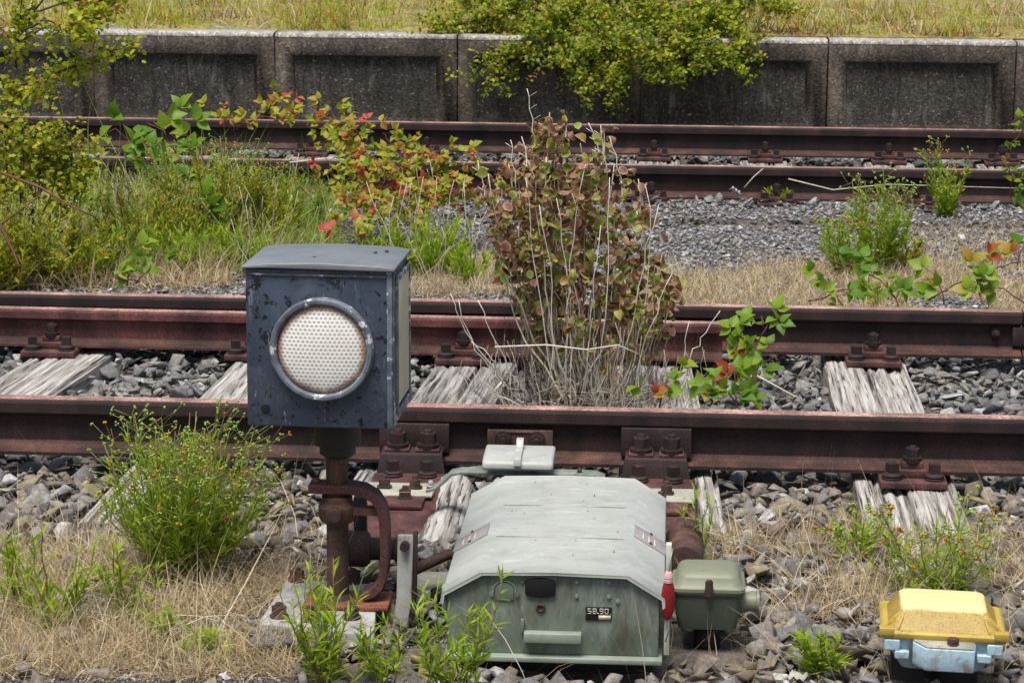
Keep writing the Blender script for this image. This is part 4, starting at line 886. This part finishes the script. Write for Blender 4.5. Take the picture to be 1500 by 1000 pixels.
def pxarea(x0, x1, y0, y1):
    """quad on the ground under a picture rectangle"""
    def f(n):
        u = RS.uniform(x0, x1, n); v = RS.uniform(y0, y1, n); return np.array([G(a, b)[:2] for a, b in zip(u, v)])
    return f
def nz(P, s, o=0): return np.array([noise.noise(Vector((a*s, b*s, o))) for a, b in P])
grass('dry_grass', M['dry'], pxarea(-40, 480, 765, 985), 13000, .085, .0023, 'straw coloured dry grass mat in the left foreground', .75, cond=lambda P: nz(P, 4) > -.2)
grass('dry_grass', M['dry'], pxarea(1030, 1540, 760, 905), 4800, .10, .0024, 'thin straw coloured grass on the stones right of the machine', .7, cond=lambda P: nz(P, 4, 3) > -.12, clump=10, zo=.03)
grass('dry_grass', M['dry'], pxarea(930, 1560, 385, 452), 16000, .07, .0028, 'pale dry grass strip behind the second rail at right', .6, cond=lambda P: nz(P, 3, 6) > -.25)
grass('dry_grass', M['dry'], pxarea(1330, 1560, 330, 420), 2600, .06, .0024, 'pale dry grass among the brambles at the right edge', .6)
grass('dry_grass', M['dry'], pxarea(-60, 420, 290, 418), 16000, .13, .0034, 'tall pale dry grass behind the second rail at left', .45, cond=lambda P: nz(P, 3, 8) > -.3)
grass('dry_grass', M['dry'], pxarea(600, 800, 375, 430), 4500, .07, .0022, 'wispy dry grass left of the shrub behind the second rail', .4)
grass('green_grass', M['grass'], pxarea(-60, 500, 250, 400), 15000, .17, .0042, 'bright green grass among the weeds at left between the tracks', .35, cond=lambda P: nz(P, 3, 2) > -.1)
grass('dry_grass', M['dry'], pxarea(-40, 480, 760, 980), 900, .17, .0024, 'long pale bent straws standing out of the left straw mat', .7)
grass('dry_grass', M['dry'], pxarea(1030, 1530, 760, 990), 420, .15, .0024, 'long pale bent straws over the stones at right', .6)
grass('dry_grass', M['dry'], pxarea(640, 1010, 905, 1000), 110, .15, .0024, 'long loose straws in front of the machine', .45)
# platform vegetation
def pa(n): return np.stack([RS.uniform(-4.6, 4.2, n), WY+.18+RS.rand(n)**1.3*2.2], 1)
def plat_grass(mt, n, h, wd, label, tl, thr, off, b=BLADE):
    P = pa(n); P = P[nz(P, 2.2, off) > thr]; n = len(P); mb = MB(); R = eulers(n, tl); hh = h*np.exp(RS.normal(0, .4, n)); t = RS.rand(n); sel = RS.randint(0, len(b), n)
    Pz = np.stack([P[:, 0], P[:, 1], np.full(n, WZ+.005)], 1)
    for i, tp in enumerate(b): k = sel == i; mb.inst(tp, Pz[k], R[k], np.stack([np.full(k.sum(), wd), hh[k], hh[k]], 1), t[k])
    tag(mb.build('platform_grass', mt), label, 'grass', kind='stuff')
plat_grass(M['olive'], 6000, .05, .008, 'low yellow-green moss and weeds on the platform', .9, .02, 1)
plat_grass(M['dry'], 3800, .15, .005, 'tall dry grass on the platform', .45, .05, 5)
plat_grass(M['olive'], 8000, .14, .006, 'tall yellowish grass on the platform', .4, .05, 12)
plat_grass(M['grass'], 5000, .12, .006, 'green grass tufts on the platform', .4, .18, 21)
plat_grass(M['platred'], 9500, .09, .007, 'reddish brown low weeds on the platform', .6, .08, 33)
# ------------------------------------------------------------------ plants
def curve(p0, p1, sag, n=6, jit=.01):
    p0, p1 = Vector(p0), Vector(p1); sag = Vector(sag); o = []
    for i in range(n+1):
        t = i/n; q = p0.lerp(p1, t)+sag*(4*t*(1-t))
        if 0 < i < n: q += Vector((random.gauss(0, jit), random.gauss(0, jit), random.gauss(0, jit)))
        o.append(q)
    return o
def plant(name, base, label, cat, group=None): return empty(name, tuple(base), label, cat, group)
def weed(base, h, spread, ns, label, leafL=.05, dens=60, fl=.5, bud=1., mt='rag', group=None, lean=(0, 0), name='ragwort', lw=1., flowers=8, cat='weed', up=.4, br=.006):
    """bushy herb with thin upright stems and narrow leaves"""
    e = plant(name, base, label, cat, group); st = MB(); lv = Leaves(); bd = MB(); bp = []; fp_ = []
    for s in range(ns):
        a = random.uniform(0, 2*PI); r = spread*math.sqrt(random.random()); hh = h*random.uniform(.45, 1.05)*(1-.2*(r/spread)**2)
        b0 = Vector(base)+Vector((random.gauss(0, spread*.12), random.gauss(0, spread*.12), 0)); tip = Vector(base)+Vector((math.cos(a)*r+lean[0], math.sin(a)*r*.8+lean[1], hh))
        pts = curve(b0, tip, (math.cos(a)*r*.12, math.sin(a)*r*.1, -.02*h), 7, h*.012); st.tube(pts, .0022*lw, .0010*lw, n=4)
        nl = int(dens*random.uniform(.7, 1.2))
        for i in range(nl):
            t = random.uniform(.06, .84 if bud else 1.)**.8; k = min(6, int(t*7)); f = t*7-k; p = pts[k].lerp(pts[k+1], min(1, f)); ax = (pts[k+1]-pts[k]).normalized()
            ph = random.uniform(0, 2*PI); d = Vector((math.cos(ph), math.sin(ph), 0))*.9+ax*(up+random.uniform(0, .7)); L = leafL*random.uniform(.5, 1.2)*(1-.35*t)
            lv.add(p, d, Vector((random.gauss(0, .3), random.gauss(0, .3), 1)), L, L*random.uniform(.8, 1.3)*lw, random.random()**1.2*.95+(.1 if t < .25 else 0))
        if random.random() < bud:
            for i in range(flowers):
                ph = random.uniform(0, 2*PI); q = tip+Vector((math.cos(ph)*.035*h/.3, math.sin(ph)*.03*h/.3, random.uniform(-.03, .025)*h/.3)); st.tube([pts[-2].lerp(pts[-1], random.random()), q], .0009, .0007, n=3)
                (fp_ if random.random() < fl*(hh < .92*h) else bp).append(q)
    lm = MB(); lv.emit(lm, NARROW); st.build('stem', M['stemg'], e)
    def heads(P, q, sl_, sz, flat):
        if not P: return
        n = len(P); k = 3; A = np.repeat(np.array([tuple(v) for v in P]), k, 0)+RS.normal(0, sz*.7, (n*k, 3)); q.inst(OCT, A, eulers(n*k, full=True), np.full((n*k, 3), sz)*np.array([1, 1, flat]), RS.rand(n*k), sl_)
    heads(bp, lm, 1, br*.62, 1.1); heads(fp_, lm, 2, br*.8, .8); lm.build('foliage', [M[mt], M['bud'], M['flower']], e)
    return e
# big ragwort front left
g = G(262, 838)
weed((g.x, g.y, -.02), .42, .215, 130, 'big bushy yellow-green weed with small orange flowers standing left of the lamp',  .050, 36, .12, .6, lean=(.02, 0), flowers=7, br=.0054, up=.9, lw=.8)
small = [((85, 915), .24, .11, 13, 'pale green weed with spreading stems in the left foreground'), ((22, 890), .21, .07, 7, 'small green weed at the left edge beside the dry grass'), ((185, 905), .20, .08, 8, 'low green weed just below the big bushy one'),
         ((490, 1000), .28, .12, 15, 'bright green leafy weed in front of the lamp base slab'), ((660, 1005), .31, .11, 15, 'bright green leafy weed against the left corner of the machine'), ((560, 995), .19, .07, 7, 'small bright weed between lamp base and lever'),
         ((1205, 980), .12, .06, 12, 'small bright tuft growing in the stones left of the yellow box'), ((1022, 830), .26, .04, 4, 'thin weed standing behind the small green junction box'), ((300, 955), .07, .06, 7, 'tiny green tuft in the straw near the bottom left'), ((245,930),.10,.05,5,'slim green weed in the straw left of the lamp base')]
for (px, py), h, sp, ns, lb_ in small:
    g = G(px, py); weed((g.x, g.y, -.02), h, sp, ns, lb_, .05, 30, 0, .0, name='young_weed', up=.5)
for (px, py), h, sp, ns, lb_, fl in (((1250, 815), .16, .09, 12, 'weed with few yellow flower heads in front of the bleached sleeper end, left one', .25), ((1370, 862), .24, .17, 30, 'sparse weed with yellow flower heads just behind the yellow box', .25)):
    g = G(px, py); weed((g.x, g.y, -.02), h, sp, ns, lb_, .045, 24, fl, .6, flowers=5)
# background weeds between the tracks
for (px, py), h, sp, ns, lb_, fl, mt in (((1285, 395), .42, .15, 36, 'tall feathery green weed with budding tops right of the gravel patch', .12, 'rag'), ((1235, 400), .28, .13, 18, 'shorter green weed leaning at the left foot of the tall feathery one', .1, 'rag'),
        ((1385, 318), .38, .11, 18, 'slender upright weed with yellow tops near the far track at right', .35, 'rag'), ((1135, 300), .09, .07, 10, 'small green tuft against the far track rail right of the shrub', 0, 'rag'),
        ((630, 400), .27, .17, 46, 'fresh green feathery weed behind the lamp roof', 0, 'rag'), ((555, 395), .2, .12, 16, 'low fresh green weed directly behind the lamp lid', 0, 'rag'),
        ((690, 410), .16, .10, 14, 'pale green weed next to the shrub foot', 0, 'rag'), ((440, 330), .27, .12, 22, 'tall grassy green weed left of the autumn bramble', 0, 'rag'),
        ((150, 405), .24, .14, 22, 'lime feathery weed growing at the near side of the left strip', 0, 'rag'), ((265, 400), .26, .16, 26, 'lime feathery weed in front of the large olive mass', 0, 'rag'), ((350, 395), .24, .15, 24, 'lime feathery weed just left of the lamp lid', 0, 'rag'), ((120, 330), .26, .16, 22, 'lime feathery weed beside the rounded yellow-green shrub', 0, 'rag'),
        ((1330, 390), .15, .08, 8, 'small yellowish weed between the two tall ones at right', .5, 'olive'), ((1290,440),.09,.10,7,'low weed in the straw behind the second rail at right',0,'rag')):
    g = G(px, py); weed((g.x, g.y, -.02), h, sp, ns, lb_, .055, 38, fl, .7 if fl else 0., mt=mt, flowers=5, lw=1.1, br=.007, up=1.0)
for (px, py), h, sp, ns, lb_ in (((300, 370), .50, .26, 78, 'large olive weed mass with reddish seed tops at left between the tracks'), ((205, 385), .38, .24, 56, 'olive weed with brown seed heads beside the large one'), ((385, 365), .42, .20, 54, 'olive weed right of the large mass near the vine'),
                               ((80, 410), .34, .24, 44, 'olive weed at the foot of the young tree at left'), ((15, 420), .35, .15, 26, 'olive weed at the extreme left edge of the strip')):
    g = G(px, py); weed((g.x, g.y, -.02), h, sp, ns, lb_, .045, 62, .15, .8, mt='olive', flowers=5, lw=1.6, name='olive_weed', br=.006, up=.7)
# trees and shrubs with small lobed leaves
def limb(st, lv, p0, p1, r, depth, leaf, n_leaf, spread, sag=0., tb=0.):
    n = 6; pts = curve(p0, p1, (random.gauss(0, .02), random.gauss(0, .02), sag), n, (Vector(p1)-Vector(p0)).length*.02); st.tube(pts, r, r*.4, n=5)
    for i in range(n_leaf):
        t = random.random()**.7; k = min(n-1, int(t*n)); p = pts[k].lerp(pts[k+1], t*n-k)+Vector([random.gauss(0, spread) for _ in range(3)])
        d = Vector([random.gauss(0, 1) for _ in range(3)]); nn = Vector((random.gauss(0, .5), random.gauss(0, .5)-.25, 1)); s = leaf*random.uniform(.6, 1.25)
        lv.add(p, d, nn, s, s*.95, 1. if random.random() < .04 else min(.93, max(0, random.gauss(.5, .25)+tb)))
    return pts
def shrub(name, base, limbs, label, cat, mt='haw', leaf=.022, n_leaf=60, sub=5, spread=.022, r=.006, sublen=.16, tb=0., bark='bark', tpl=LOBED):
    """limbs: list of polylines (base .. tip) in world space"""
    e = plant(name, base, label, cat); st = MB(); lv = Leaves()
    for P in limbs:
        for k in range(len(P)-1): st.tube(curve(P[k], P[k+1], (0, 0, 0), 4, .006), r*(1-.6*k/len(P)), r*(1-.6*(k+1)/len(P)), n=6)
        tot = sum((Vector(P[k+1])-Vector(P[k])).length for k in range(len(P)-1))
        for s in range(max(2, int(sub*tot/.2))):
            k = random.randrange(1 if len(P) > 2 else 0, len(P)-1); a, b = Vector(P[k]), Vector(P[k+1]); q = a.lerp(b, random.random()); d = (b-a).normalized()+Vector((random.gauss(0, .8), random.gauss(0, .6), random.gauss(0, .6))); 
            tp = random.gauss(tb, .12)
            limb(st, lv, q, q+d.normalized()*sublen*random.uniform(.4, 1.1), r*.32, 0, leaf, int(n_leaf*random.uniform(.6, 1.3)), spread, -.01, tp)
    st.build('branch', M[bark], e); lm = MB(); lv.emit(lm, tpl); lm.build('foliage', M[mt], e); return e
# bush hanging over the platform edge
def V3(px, py, y): q = V(px, py, y); return (q.x, q.y, q.z)
b0 = V3(880, -40, 8.0); b0 = (b0[0], 8.0, WZ)
L = []
for tip in ((640, 45, 7.2), (700, 30, 7.3), (712, 112, 6.95), (760, 70, 7.0), (800, 90, 6.9), (850, 110, 6.85), (878, 128, 6.85), (905, 120, 6.85), (925, 60, 6.8), (960, 90, 6.9), (985, 105, 6.85), (1030, 95, 6.9), (1075, 92, 6.9), (1105, 60, 7.0), (1085, 30, 7.2), (1150, 10, 7.5), (740, 5, 7.6), (830, 20, 7.3), (960, 20, 7.3), (1040, 30, 7.2), (900, -10, 7.6), (680, 0, 7.7), (790,45,7.0),(870,60,6.9),(1010,60,6.95)):
    t = V3(*tip); mid = (b0[0]*.45+t[0]*.55+random.gauss(0, .05), 7.35, max(WZ+.14, t[2]+.12)); L.append([b0, mid, t])
shrub('hanging_bush', b0, L, 'dense green bush spilling from the platform over the concrete edge', 'bush', 'haw_dk', .025, 30, 4.9, .018, .006, .19, .10)
# young tree at the left edge with spreading sprays
yt = 3.0; base = G(6, 440); base = V3(4, 400, yt); base = (base[0], yt, -.04)
trunk = [base, V3(6, 300, yt), V3(14, 190, yt), V3(24, 100, yt), V3(30, 20, yt), V3(36, -60, yt)]
L = [trunk, [V3(22, 130, yt), V3(80, 108, yt-.05), V3(150, 85, yt-.1), V3(186, 66, yt-.12)], [V3(28, 60, yt), V3(90, 30, yt-.1), V3(165, 22, yt-.1)], [V3(30, 40, yt), V3(70, -10, yt), V3(140, -15, yt)], [V3(14, 150, yt), V3(50, 135, yt-.1), V3(60, 128, yt-.1)], [V3(28, 60, yt), V3(-20, 30, yt), V3(-60, 20, yt)], [V3(28, 50, yt), V3(60, 30, yt-.2), V3(120, 40, yt-.2)], [V3(30,20,yt),V3(90,5,yt),V3(160,-5,yt)]]
shrub('young_tree', base, L, 'thin young tree with yellow-green sprays at the left edge', 'tree', 'haw', .026, 40, 4.2, .024, .005, .09, .12)
b1 = (V3(20, 330, 2.9)[0], 2.9, -.04)
L = [[b1, V3(x, y+60, 2.85), V3(x, y, 2.8)] for x, y in ((10, 190), (35, 178), (60, 185), (85, 190), (105, 200), (120, 225), (60, 220), (30, 230), (90, 250), (10, 250), (-15, 215), (50, 270), (110, 260), (25, 290), (5, 320))]
shrub('yellow_green_shrub', b1, L, 'rounded yellow-green shrub leaning on the rails at the left edge', 'shrub', 'haw', .026, 26, 2.4, .028, .004, .12, .10)
# brambles
def bramble(base, canes, label, mt='bram', leaf=.055, gap=.055, tb=0., name='bramble', cr=.0032, up=.5, tpl=OVATE, skip=0., trd=None, reach=1.):
    e = plant(name, base, label, 'bramble'); st = MB(); lv = Leaves(); rd = Vector((0, -1, .45))
    for P in canes:
        pts = []
        for k in range(len(P)-1):
            a, b = Vector(P[k]), Vector(P[k+1]); m_ = max(2, int((b-a).length/min(.03, gap))); pts += [a.lerp(b, i/m_)+Vector((random.gauss(0, .003), random.gauss(0, .003), random.gauss(0, .003))) for i in range(m_)]
        pts.append(Vector(P[-1])); st.tube(pts, cr, cr*.45, n=5); acc = gap
        for k in range(1, len(pts)):
            acc += (pts[k]-pts[k-1]).length
            if acc < gap or random.random() < skip: continue
            acc = 0; t = k/len(pts); sd_ = Vector((random.uniform(-1, 1), random.uniform(-.8, .3), random.uniform(-.35, 1.)*up+.1)).normalized()
            q = pts[k]+sd_*leaf*random.uniform(.4, .9)*(1 if random.random() < .4 else reach); st.tube([pts[k], q], .0012, .0009, n=3); tt = min(1, max(0, random.gauss(.42+tb, .24)))
            for a in (-1.15, 0, 1.15):
                d = Matrix.Rotation(a, 3, rd) @ sd_; s = leaf*random.uniform(.75, 1.1)*(1. if a == 0 else .85); nn = Vector((random.gauss(0, .35), -.55+random.gauss(0, .3), .9))
                lv.add(q+d*.004, d, nn, s, s*.95, min(1, max(0, tt+random.gauss(0, .08))))
    st.build('cane', M['cane'], e); lm = MB(); lv.emit(lm, tpl); lm.build('foliage', M[mt], e); return e
g = G(1120, 600, 0)
bramble((V3(1095, 590, .9)[0], .9, -.03), [[V3(1040, 595, .5), V3(1062, 560, .55), V3(1075, 540, .6)], [V3(1080, 590, .8), V3(1075, 540, .9), V3(1085, 490, 1.05), V3(1070, 470, 1.1)], [V3(1090, 560, .9), V3(1110, 500, 1.0), V3(1125, 472, 1.05), V3(1145, 470, 1.1)], [V3(1095, 560, 1.0), V3(1120, 530, 1.1), V3(1140, 520, 1.1)], [V3(1085, 595, .7), V3(1065, 575, .55), V3(1040, 570, .5)]],
        'lime green bramble with one red leaf between the two nearest rails', 'bram', .052, .026, .06)
bramble(V3(1240, 445, 1.75), [[V3(1235, 448, 1.7), V3(1215, 420, 1.9), V3(1190, 395, 2.0)], [V3(1318, 446, 1.65), V3(1290, 410, 1.75), V3(1255, 390, 1.9), V3(1210, 380, 2.)], [V3(1185, 442, 1.7), V3(1235, 424, 1.75), V3(1290, 420, 1.8)], [V3(1300, 440, 1.7), V3(1300, 405, 1.8)]], 'low green bramble hanging over the second rail right of the shrub', 'bram', .058, .06, .0)
bramble(V3(1420, 445, 1.7), [[V3(1360, 442, 1.7), V3(1410, 410, 1.8), V3(1470, 388, 1.9), V3(1520, 380, 1.95)], [V3(1385, 445, 1.7), V3(1375, 415, 1.75), V3(1370, 395, 1.8)], [V3(1440, 446, 1.7), V3(1430, 405, 1.8), V3(1440, 380, 1.85)], [V3(1500, 445, 1.7), V3(1470, 420, 1.8), V3(1420, 425, 1.8)], [V3(1500, 360, 1.9), V3(1490, 390, 1.9)]], 'green and orange bramble behind the second rail at the right edge', 'bram', .062, .052, .18)
bramble(V3(1560, 300, 3.4), [[V3(1560, 250, 3.4), V3(1500, 190, 3.4), V3(1480, 210, 3.4), V3(1478, 260, 3.4), V3(1482, 300, 3.4)], [V3(1540, 200, 3.4), V3(1490, 170, 3.4), V3(1478, 185, 3.4)], [V3(1540, 270, 3.4), V3(1495, 250, 3.4), V3(1480, 290, 3.4)]], 'drooping yellow-green spray reaching in from the right edge', 'bram', .04, .03, .15, name='bramble_spray')
bramble(V3(250, 260, 3.6), [[V3(300, 330, 3.2), V3(300, 240, 3.5), V3(270, 175, 3.7), V3(240, 165, 3.7)], [V3(300, 330, 3.2), V3(225, 230, 3.5), V3(170, 190, 3.6), V3(140, 200, 3.6)], [V3(240, 280, 3.4), V3(200, 215, 3.5), V3(165, 225, 3.5)], [V3(260, 230, 3.5), V3(240, 190, 3.6), V3(215, 180, 3.6)]], 'arching bramble with big fresh green leaves in front of the far rails at left', 'bram', .085, .06, -.12, tpl=OVATE)
vb = V3(560, 330, 3.7)
bramble(vb, [[V3(620, 330, 3.6), V3(560, 250, 3.7), V3(500, 200, 3.9), V3(430, 160, 4.0), V3(402, 130, 4.)], [V3(560, 320, 3.6), V3(520, 230, 3.8), V3(480, 150, 4.)], [V3(640, 310, 3.6), V3(600, 240, 3.7), V3(560, 195, 3.8)], [V3(600, 300, 3.6), V3(660, 250, 3.6), V3(700, 245, 3.6)],
             [V3(560, 280, 3.6), V3(620, 225, 3.6), V3(680, 230, 3.6)], [V3(520, 300, 3.6), V3(490, 260, 3.7), V3(470, 210, 3.8)], [V3(640, 290, 3.5), V3(690, 280, 3.5), V3(715, 262, 3.5)], [V3(580, 310, 3.5), V3(530, 290, 3.5), V3(505, 300, 3.5)], [V3(600, 290, 3.5), V3(650, 300, 3.5), V3(700, 300, 3.5)], [V3(520, 260, 3.7), V3(540, 200, 3.8), V3(550, 180, 3.8)], [V3(430, 180, 3.9), V3(380, 170, 3.9), V3(345, 190, 3.9), V3(320, 160, 3.9)], [V3(560,270,3.6),V3(590,215,3.7),V3(610,205,3.7)], [V3(600,330,3.3),V3(560,310,3.4),V3(510,290,3.4)], [V3(600,330,3.3),V3(640,270,3.4),V3(690,262,3.5)], [V3(580,330,3.3),V3(600,290,3.4),V3(640,295,3.4)], [V3(520,320,3.4),V3(530,270,3.5),V3(560,240,3.6)]],
        'orange and yellow autumn bramble tangled over the far track left of the shrub', 'bram_or', .042, .013, .10, name='autumn_bramble', reach=2.3)
bramble(V3(500, 345, 3.0), [[V3(530, 348, 2.95), V3(500, 332, 3.), V3(475, 330, 3.)], [V3(490, 345, 2.9), V3(510, 325, 3.)]], 'small red leaved bramble shoot just behind the lamp roof', 'bram_or', .055, .035, .42, name='red_bramble')
bramble(V3(200, 400, 2.1), [[V3(185, 418, 1.9), V3(195, 385, 2.), V3(190, 360, 2.1)], [V3(200, 415, 1.9), V3(225, 385, 2.), V3(245, 370, 2.1)], [V3(205, 412, 1.9), V3(165, 405, 1.9)]], 'low green bramble growing at the second rail in the left strip', 'bram', .06, .045, .0)
bramble(V3(960, 590, .55), [[V3(965, 595, .5), V3(975, 560, .55), V3(985, 540, .6)], [V3(960, 592, .5), V3(950, 570, .55)]], 'broad green and red leaves at the right foot of the purple-brown shrub', 'bram', .05, .03, .25)
# dark arching branch across the left grass
q = MB(); pts = [V3(-20, 245, 2.5), V3(60, 275, 2.45), V3(100, 300, 2.4), V3(140, 318, 2.35)]; q.tube(pts, .005, .003, n=6); q.tube([V3(0, 330, 2.3), V3(40, 300, 2.4), V3(60, 285, 2.4)], .004, .003, n=5); q.tube([V3(0, 330, 2.3), V3(20, 370, 2.2), V3(28, 390, 2.1)], .006, .004, n=5); tag(q.build('dead_branch', M['cane']), 'dark reddish dead branch arching through the grass at left', 'branch')
# ------------------------------------------------------------------ the purple-brown shrub
gb = G(850, 588); gy = gb.y
ps = plant('purple_shrub', (gb.x, gy, 0), 'tall purple-brown round-leaved shrub growing between the two nearest rails', 'shrub')
st = MB(); lv = Leaves()
tips = [(805, 165), (790, 180), (830, 175), (885, 190), (872, 215), (850, 210), (770, 215), (745, 240), (715, 255), (735, 270), (760, 250), (800, 230), (820, 250), (870, 250), (910, 265), (940, 285), (930, 300), (900, 300), (780, 290), (745, 300), (760, 330), (800, 320), (840, 310), (880, 330), (860, 350), (820, 360), (780, 370), (765, 400), (800, 410), (840, 400), (950, 360), (970, 370), (930, 380), (960, 400), (980, 410), (900, 390), (930, 430), (880, 420), (840, 440), (790, 440), (910, 460), (940, 450), (895, 350), (730, 285), (815, 200), (960,385),(915,410),(870,380),(775,345),(835,275), (900,240),(850,240),(785,265),(810,300)]
for (tx, tyy) in tips:
    yy_ = gy+random.gauss(0, .10); tip = Vector(V3(tx, tyy, yy_)); b_ = Vector((gb.x+random.gauss(0, .05)+(tip.x-gb.x)*.15, gy+random.gauss(0, .05), -.03))
    pts = curve(b_, tip, ((tip.x-gb.x)*.25, 0, 0), 9, .008); st.tube(pts, .0034, .0014, n=5, tint=random.random())
    nl = random.randint(36, 52) if tyy < 420 else 20
    for i in range(nl):
        t = 1-random.random()**1.15*min(.62, .27/(tip.z+.05)); k = min(8, int(t*9)); p = pts[k].lerp(pts[k+1], t*9-k)+Vector((random.gauss(0, .016), random.gauss(0, .03), random.gauss(0, .016)))
        d = Vector((random.gauss(0, .8), random.gauss(-.2, .7), random.gauss(-.55, .6))); nn = Vector((random.gauss(0, .6), -.8+random.gauss(0, .5), .35+random.gauss(0, .5))); s = random.uniform(.014, .036)*(1.15 if random.random() < .2 else 1)
        low = (tip.z < .35) or t < .7
        lv.add(p, d, nn, s, s*random.uniform(.85, 1.05), min(1, max(0, random.gauss(.48 if not low else .60, .26)+(.25 if random.random() < .16 else 0))))
for (tx, tyy) in ((772, 130), (748, 205), (764, 200), (880, 183), (862, 180), (700, 235), (935, 262), (893, 200)):     # bare tips
    a = Vector(V3(tx+random.uniform(8, 25), tyy+75, gy-.03)); b_ = Vector(V3(tx, tyy, gy-.03)); pts = curve(a, b_, (0, 0, 0), 5, .004); st.tube(pts, .0018, .0011, n=4, tint=.95)
    for k in (2, 3, 4):
        s = random.choice((-1, 1)); st.tube([pts[k], pts[k]+Vector((s*.022, 0, .014))], .0010, .0008, n=3, tint=.9)
st.build('stem', M['twig'], ps); lm = MB(); lv.emit(lm, ROUND); lm.build('foliage', M['purple'], ps)
lm = MB()      # long pale stems standing in front of the leaves
for a, b_ in (((850, 590), (815, 290)), ((835, 590), (858, 240)), ((870, 585), (893, 260)), ((800, 585), (790, 300)), ((855, 590), (880, 330)), ((905, 585), (945, 270)), ((930, 580), (985, 400)), ((815, 590), (770, 260)), ((745, 560), (660, 430)), ((750, 575), (672, 440)), ((770, 580), (700, 440)), ((985, 590), (1010, 470)), ((1005, 550), (1055, 455)), ((900, 590), (965, 300)), ((880, 590), (835, 420)), ((720,560),(690,500))):
    lm.tube(curve(V3(a[0], a[1], gy-.08), V3(b_[0], b_[1], gy-.14), (random.gauss(0, .02), -.02, 0), 10, .004), .0021, .0011, n=4, tint=random.uniform(.6, 1))
lm.build('dead_stem', M['twig'], ps)
# thicket of dead stalks at its foot
th_ = MB()
for i in range(400):
    x = gb.x+random.gauss(0, .125); y = gy+random.gauss(0, .12); h = random.uniform(.08, .30)*(1.15 if abs(x-gb.x) < .15 else .7); ln = random.gauss(0, .05)+(x-gb.x)*.25
    th_.tube(curve((x, y, -.04), (x+ln, y+random.gauss(0, .05), h), (ln*.3, 0, 0), 5, .009), random.uniform(.0008, .0017), .0006, n=3, mat=int(random.random() < .35))
for i in range(110):
    x = gb.x+random.gauss(.02, .17); y = gy-.05+random.gauss(0, .10); a = random.uniform(-.5, .5); L_ = random.uniform(.05, .17); z = random.uniform(-.02, .07)
    th_.tube(curve((x, y, z), (x+L_*math.cos(a), y+random.gauss(0, .04), z+L_*math.sin(a)*.6), (0, 0, random.gauss(.01, .015)), 5, .005), random.uniform(.001, .002), .0007, n=3)
tag(th_.build('dead_stalks', [M['twig'], M['bark']]), 'thicket of thin bleached dead stalks at the foot of the purple-brown shrub', 'dead stalks', kind='stuff')
# pale dead canes standing among the weeds of the middle strip
q = MB()
for i in range(90):
    a = random.choice(((330, 430), (560, 640), (100, 260), (640, 720))); x_ = random.uniform(*a); y_ = random.uniform(2.6, 3.8); b_ = V(x_, 300, y_); h = random.uniform(.10, .38)
    q.tube(curve((b_.x, y_, -.03), (b_.x+random.gauss(0, .08), y_+random.gauss(0, .05), h), (random.gauss(0, .02), 0, 0), 5, .006), .0024, .0012, n=3)
tag(q.build('dead_canes', M['twig']), 'thin pale dead canes standing among the weeds between the tracks', 'dead stalks', kind='stuff')
# loose twigs and scraps
def twig(pxs, y, label, r=.003, mt='twig'):
    q = MB(); q.tube([V3(a, b, y+(c if c else 0)) for a, b, c in pxs], r, r*.5, n=5, tint=.8); tag(q.build('twig', M[mt]), label, 'twig')
twig([(725, 508, 0), (800, 505, -.02), (860, 512, -.05), (905, 505, 0), (935, 518, 0)], gy-.18, 'long pale twig lying level across the shrub stems')
twig([(735, 560, 0), (720, 575, 0), (745, 585, 0), (775, 600, 0)], gy-.25, 'pale bent twig at the left foot of the shrub')
twig([(1090, 275, 0), (1105, 258, 0), (1118, 247, 0)], 4.6, 'short pale twig sticking up from the white scrap by the far track', .003)
twig([(425, 238, 0), (480, 232, 0), (530, 236, 0)], 4.5, 'pale dry stick lying on the far rail left of the vine', .004)
twig([(1155, 262, 0), (1220, 278, 0), (1300, 270, 0), (1500, 276, 0)], 4.72, 'long thin pale stalk lying along the foot of the far track rail', .003)
twig([(1100, 545, 0), (1160, 578, 0), (1175, 585, 0)], .75, 'pale twig on the crib stones right of the lime bramble', .0025)
twig([(330, 440, 0), (330, 300, 0)][0:0] or [(430, 260, 0), (455, 290, 0), (470, 315, 0)], 3.3, 'thin brown twig hanging beside the grassy weed left of the vine', .0025, 'cane')
def scrap(px, py, s, label, y=None, z=.01, mt='paper', rot=None):
    g = G(px, py, z) if y is None else Vector(V3(px, py, y)); q = MB(); n = 5
    vs = [((i-n/2)*s/n, (j-n/2)*s/n*.7, .25*s*noise.noise(Vector((i*.9, j*.8, px)))+.25*s*noise.noise(Vector((i*2.1, j*2.3, px)))) for j in range(n+1) for i in range(n+1)]
    q.add(vs, [(j*(n+1)+i, j*(n+1)+i+1, (j+1)*(n+1)+i+1, (j+1)*(n+1)+i) for j in range(n) for i in range(n)]); o = q.build('litter', M[mt]); o.location = g; o.rotation_euler = rot or (.7, .2, random.random()*3)
    sm = o.modifiers.new('thick', 'SOLIDIFY'); sm.thickness = .0012; tag(o, label, 'litter')
scrap(1078, 280, .07, 'crumpled white scrap of foil at the far track rail', y=4.7)
scrap(1410, 347, .035, 'small white scrap in the straw near the right weeds', z=.03)
scrap(1178, 850, .03, 'tiny white scrap in the dry grass right of the junction box', z=.02)
scrap(330, 990, .026, 'white torn scrap at the bottom edge on the grit', z=.01)
scrap(1170, 990, .05, 'flat pale grey flake of board among the stones at the bottom right', z=.012, mt='lich', rot=(.12, .1, 1.2))
scrap(282, 968, .012, 'white speck of litter in the straw left of the lamp base', z=.01)
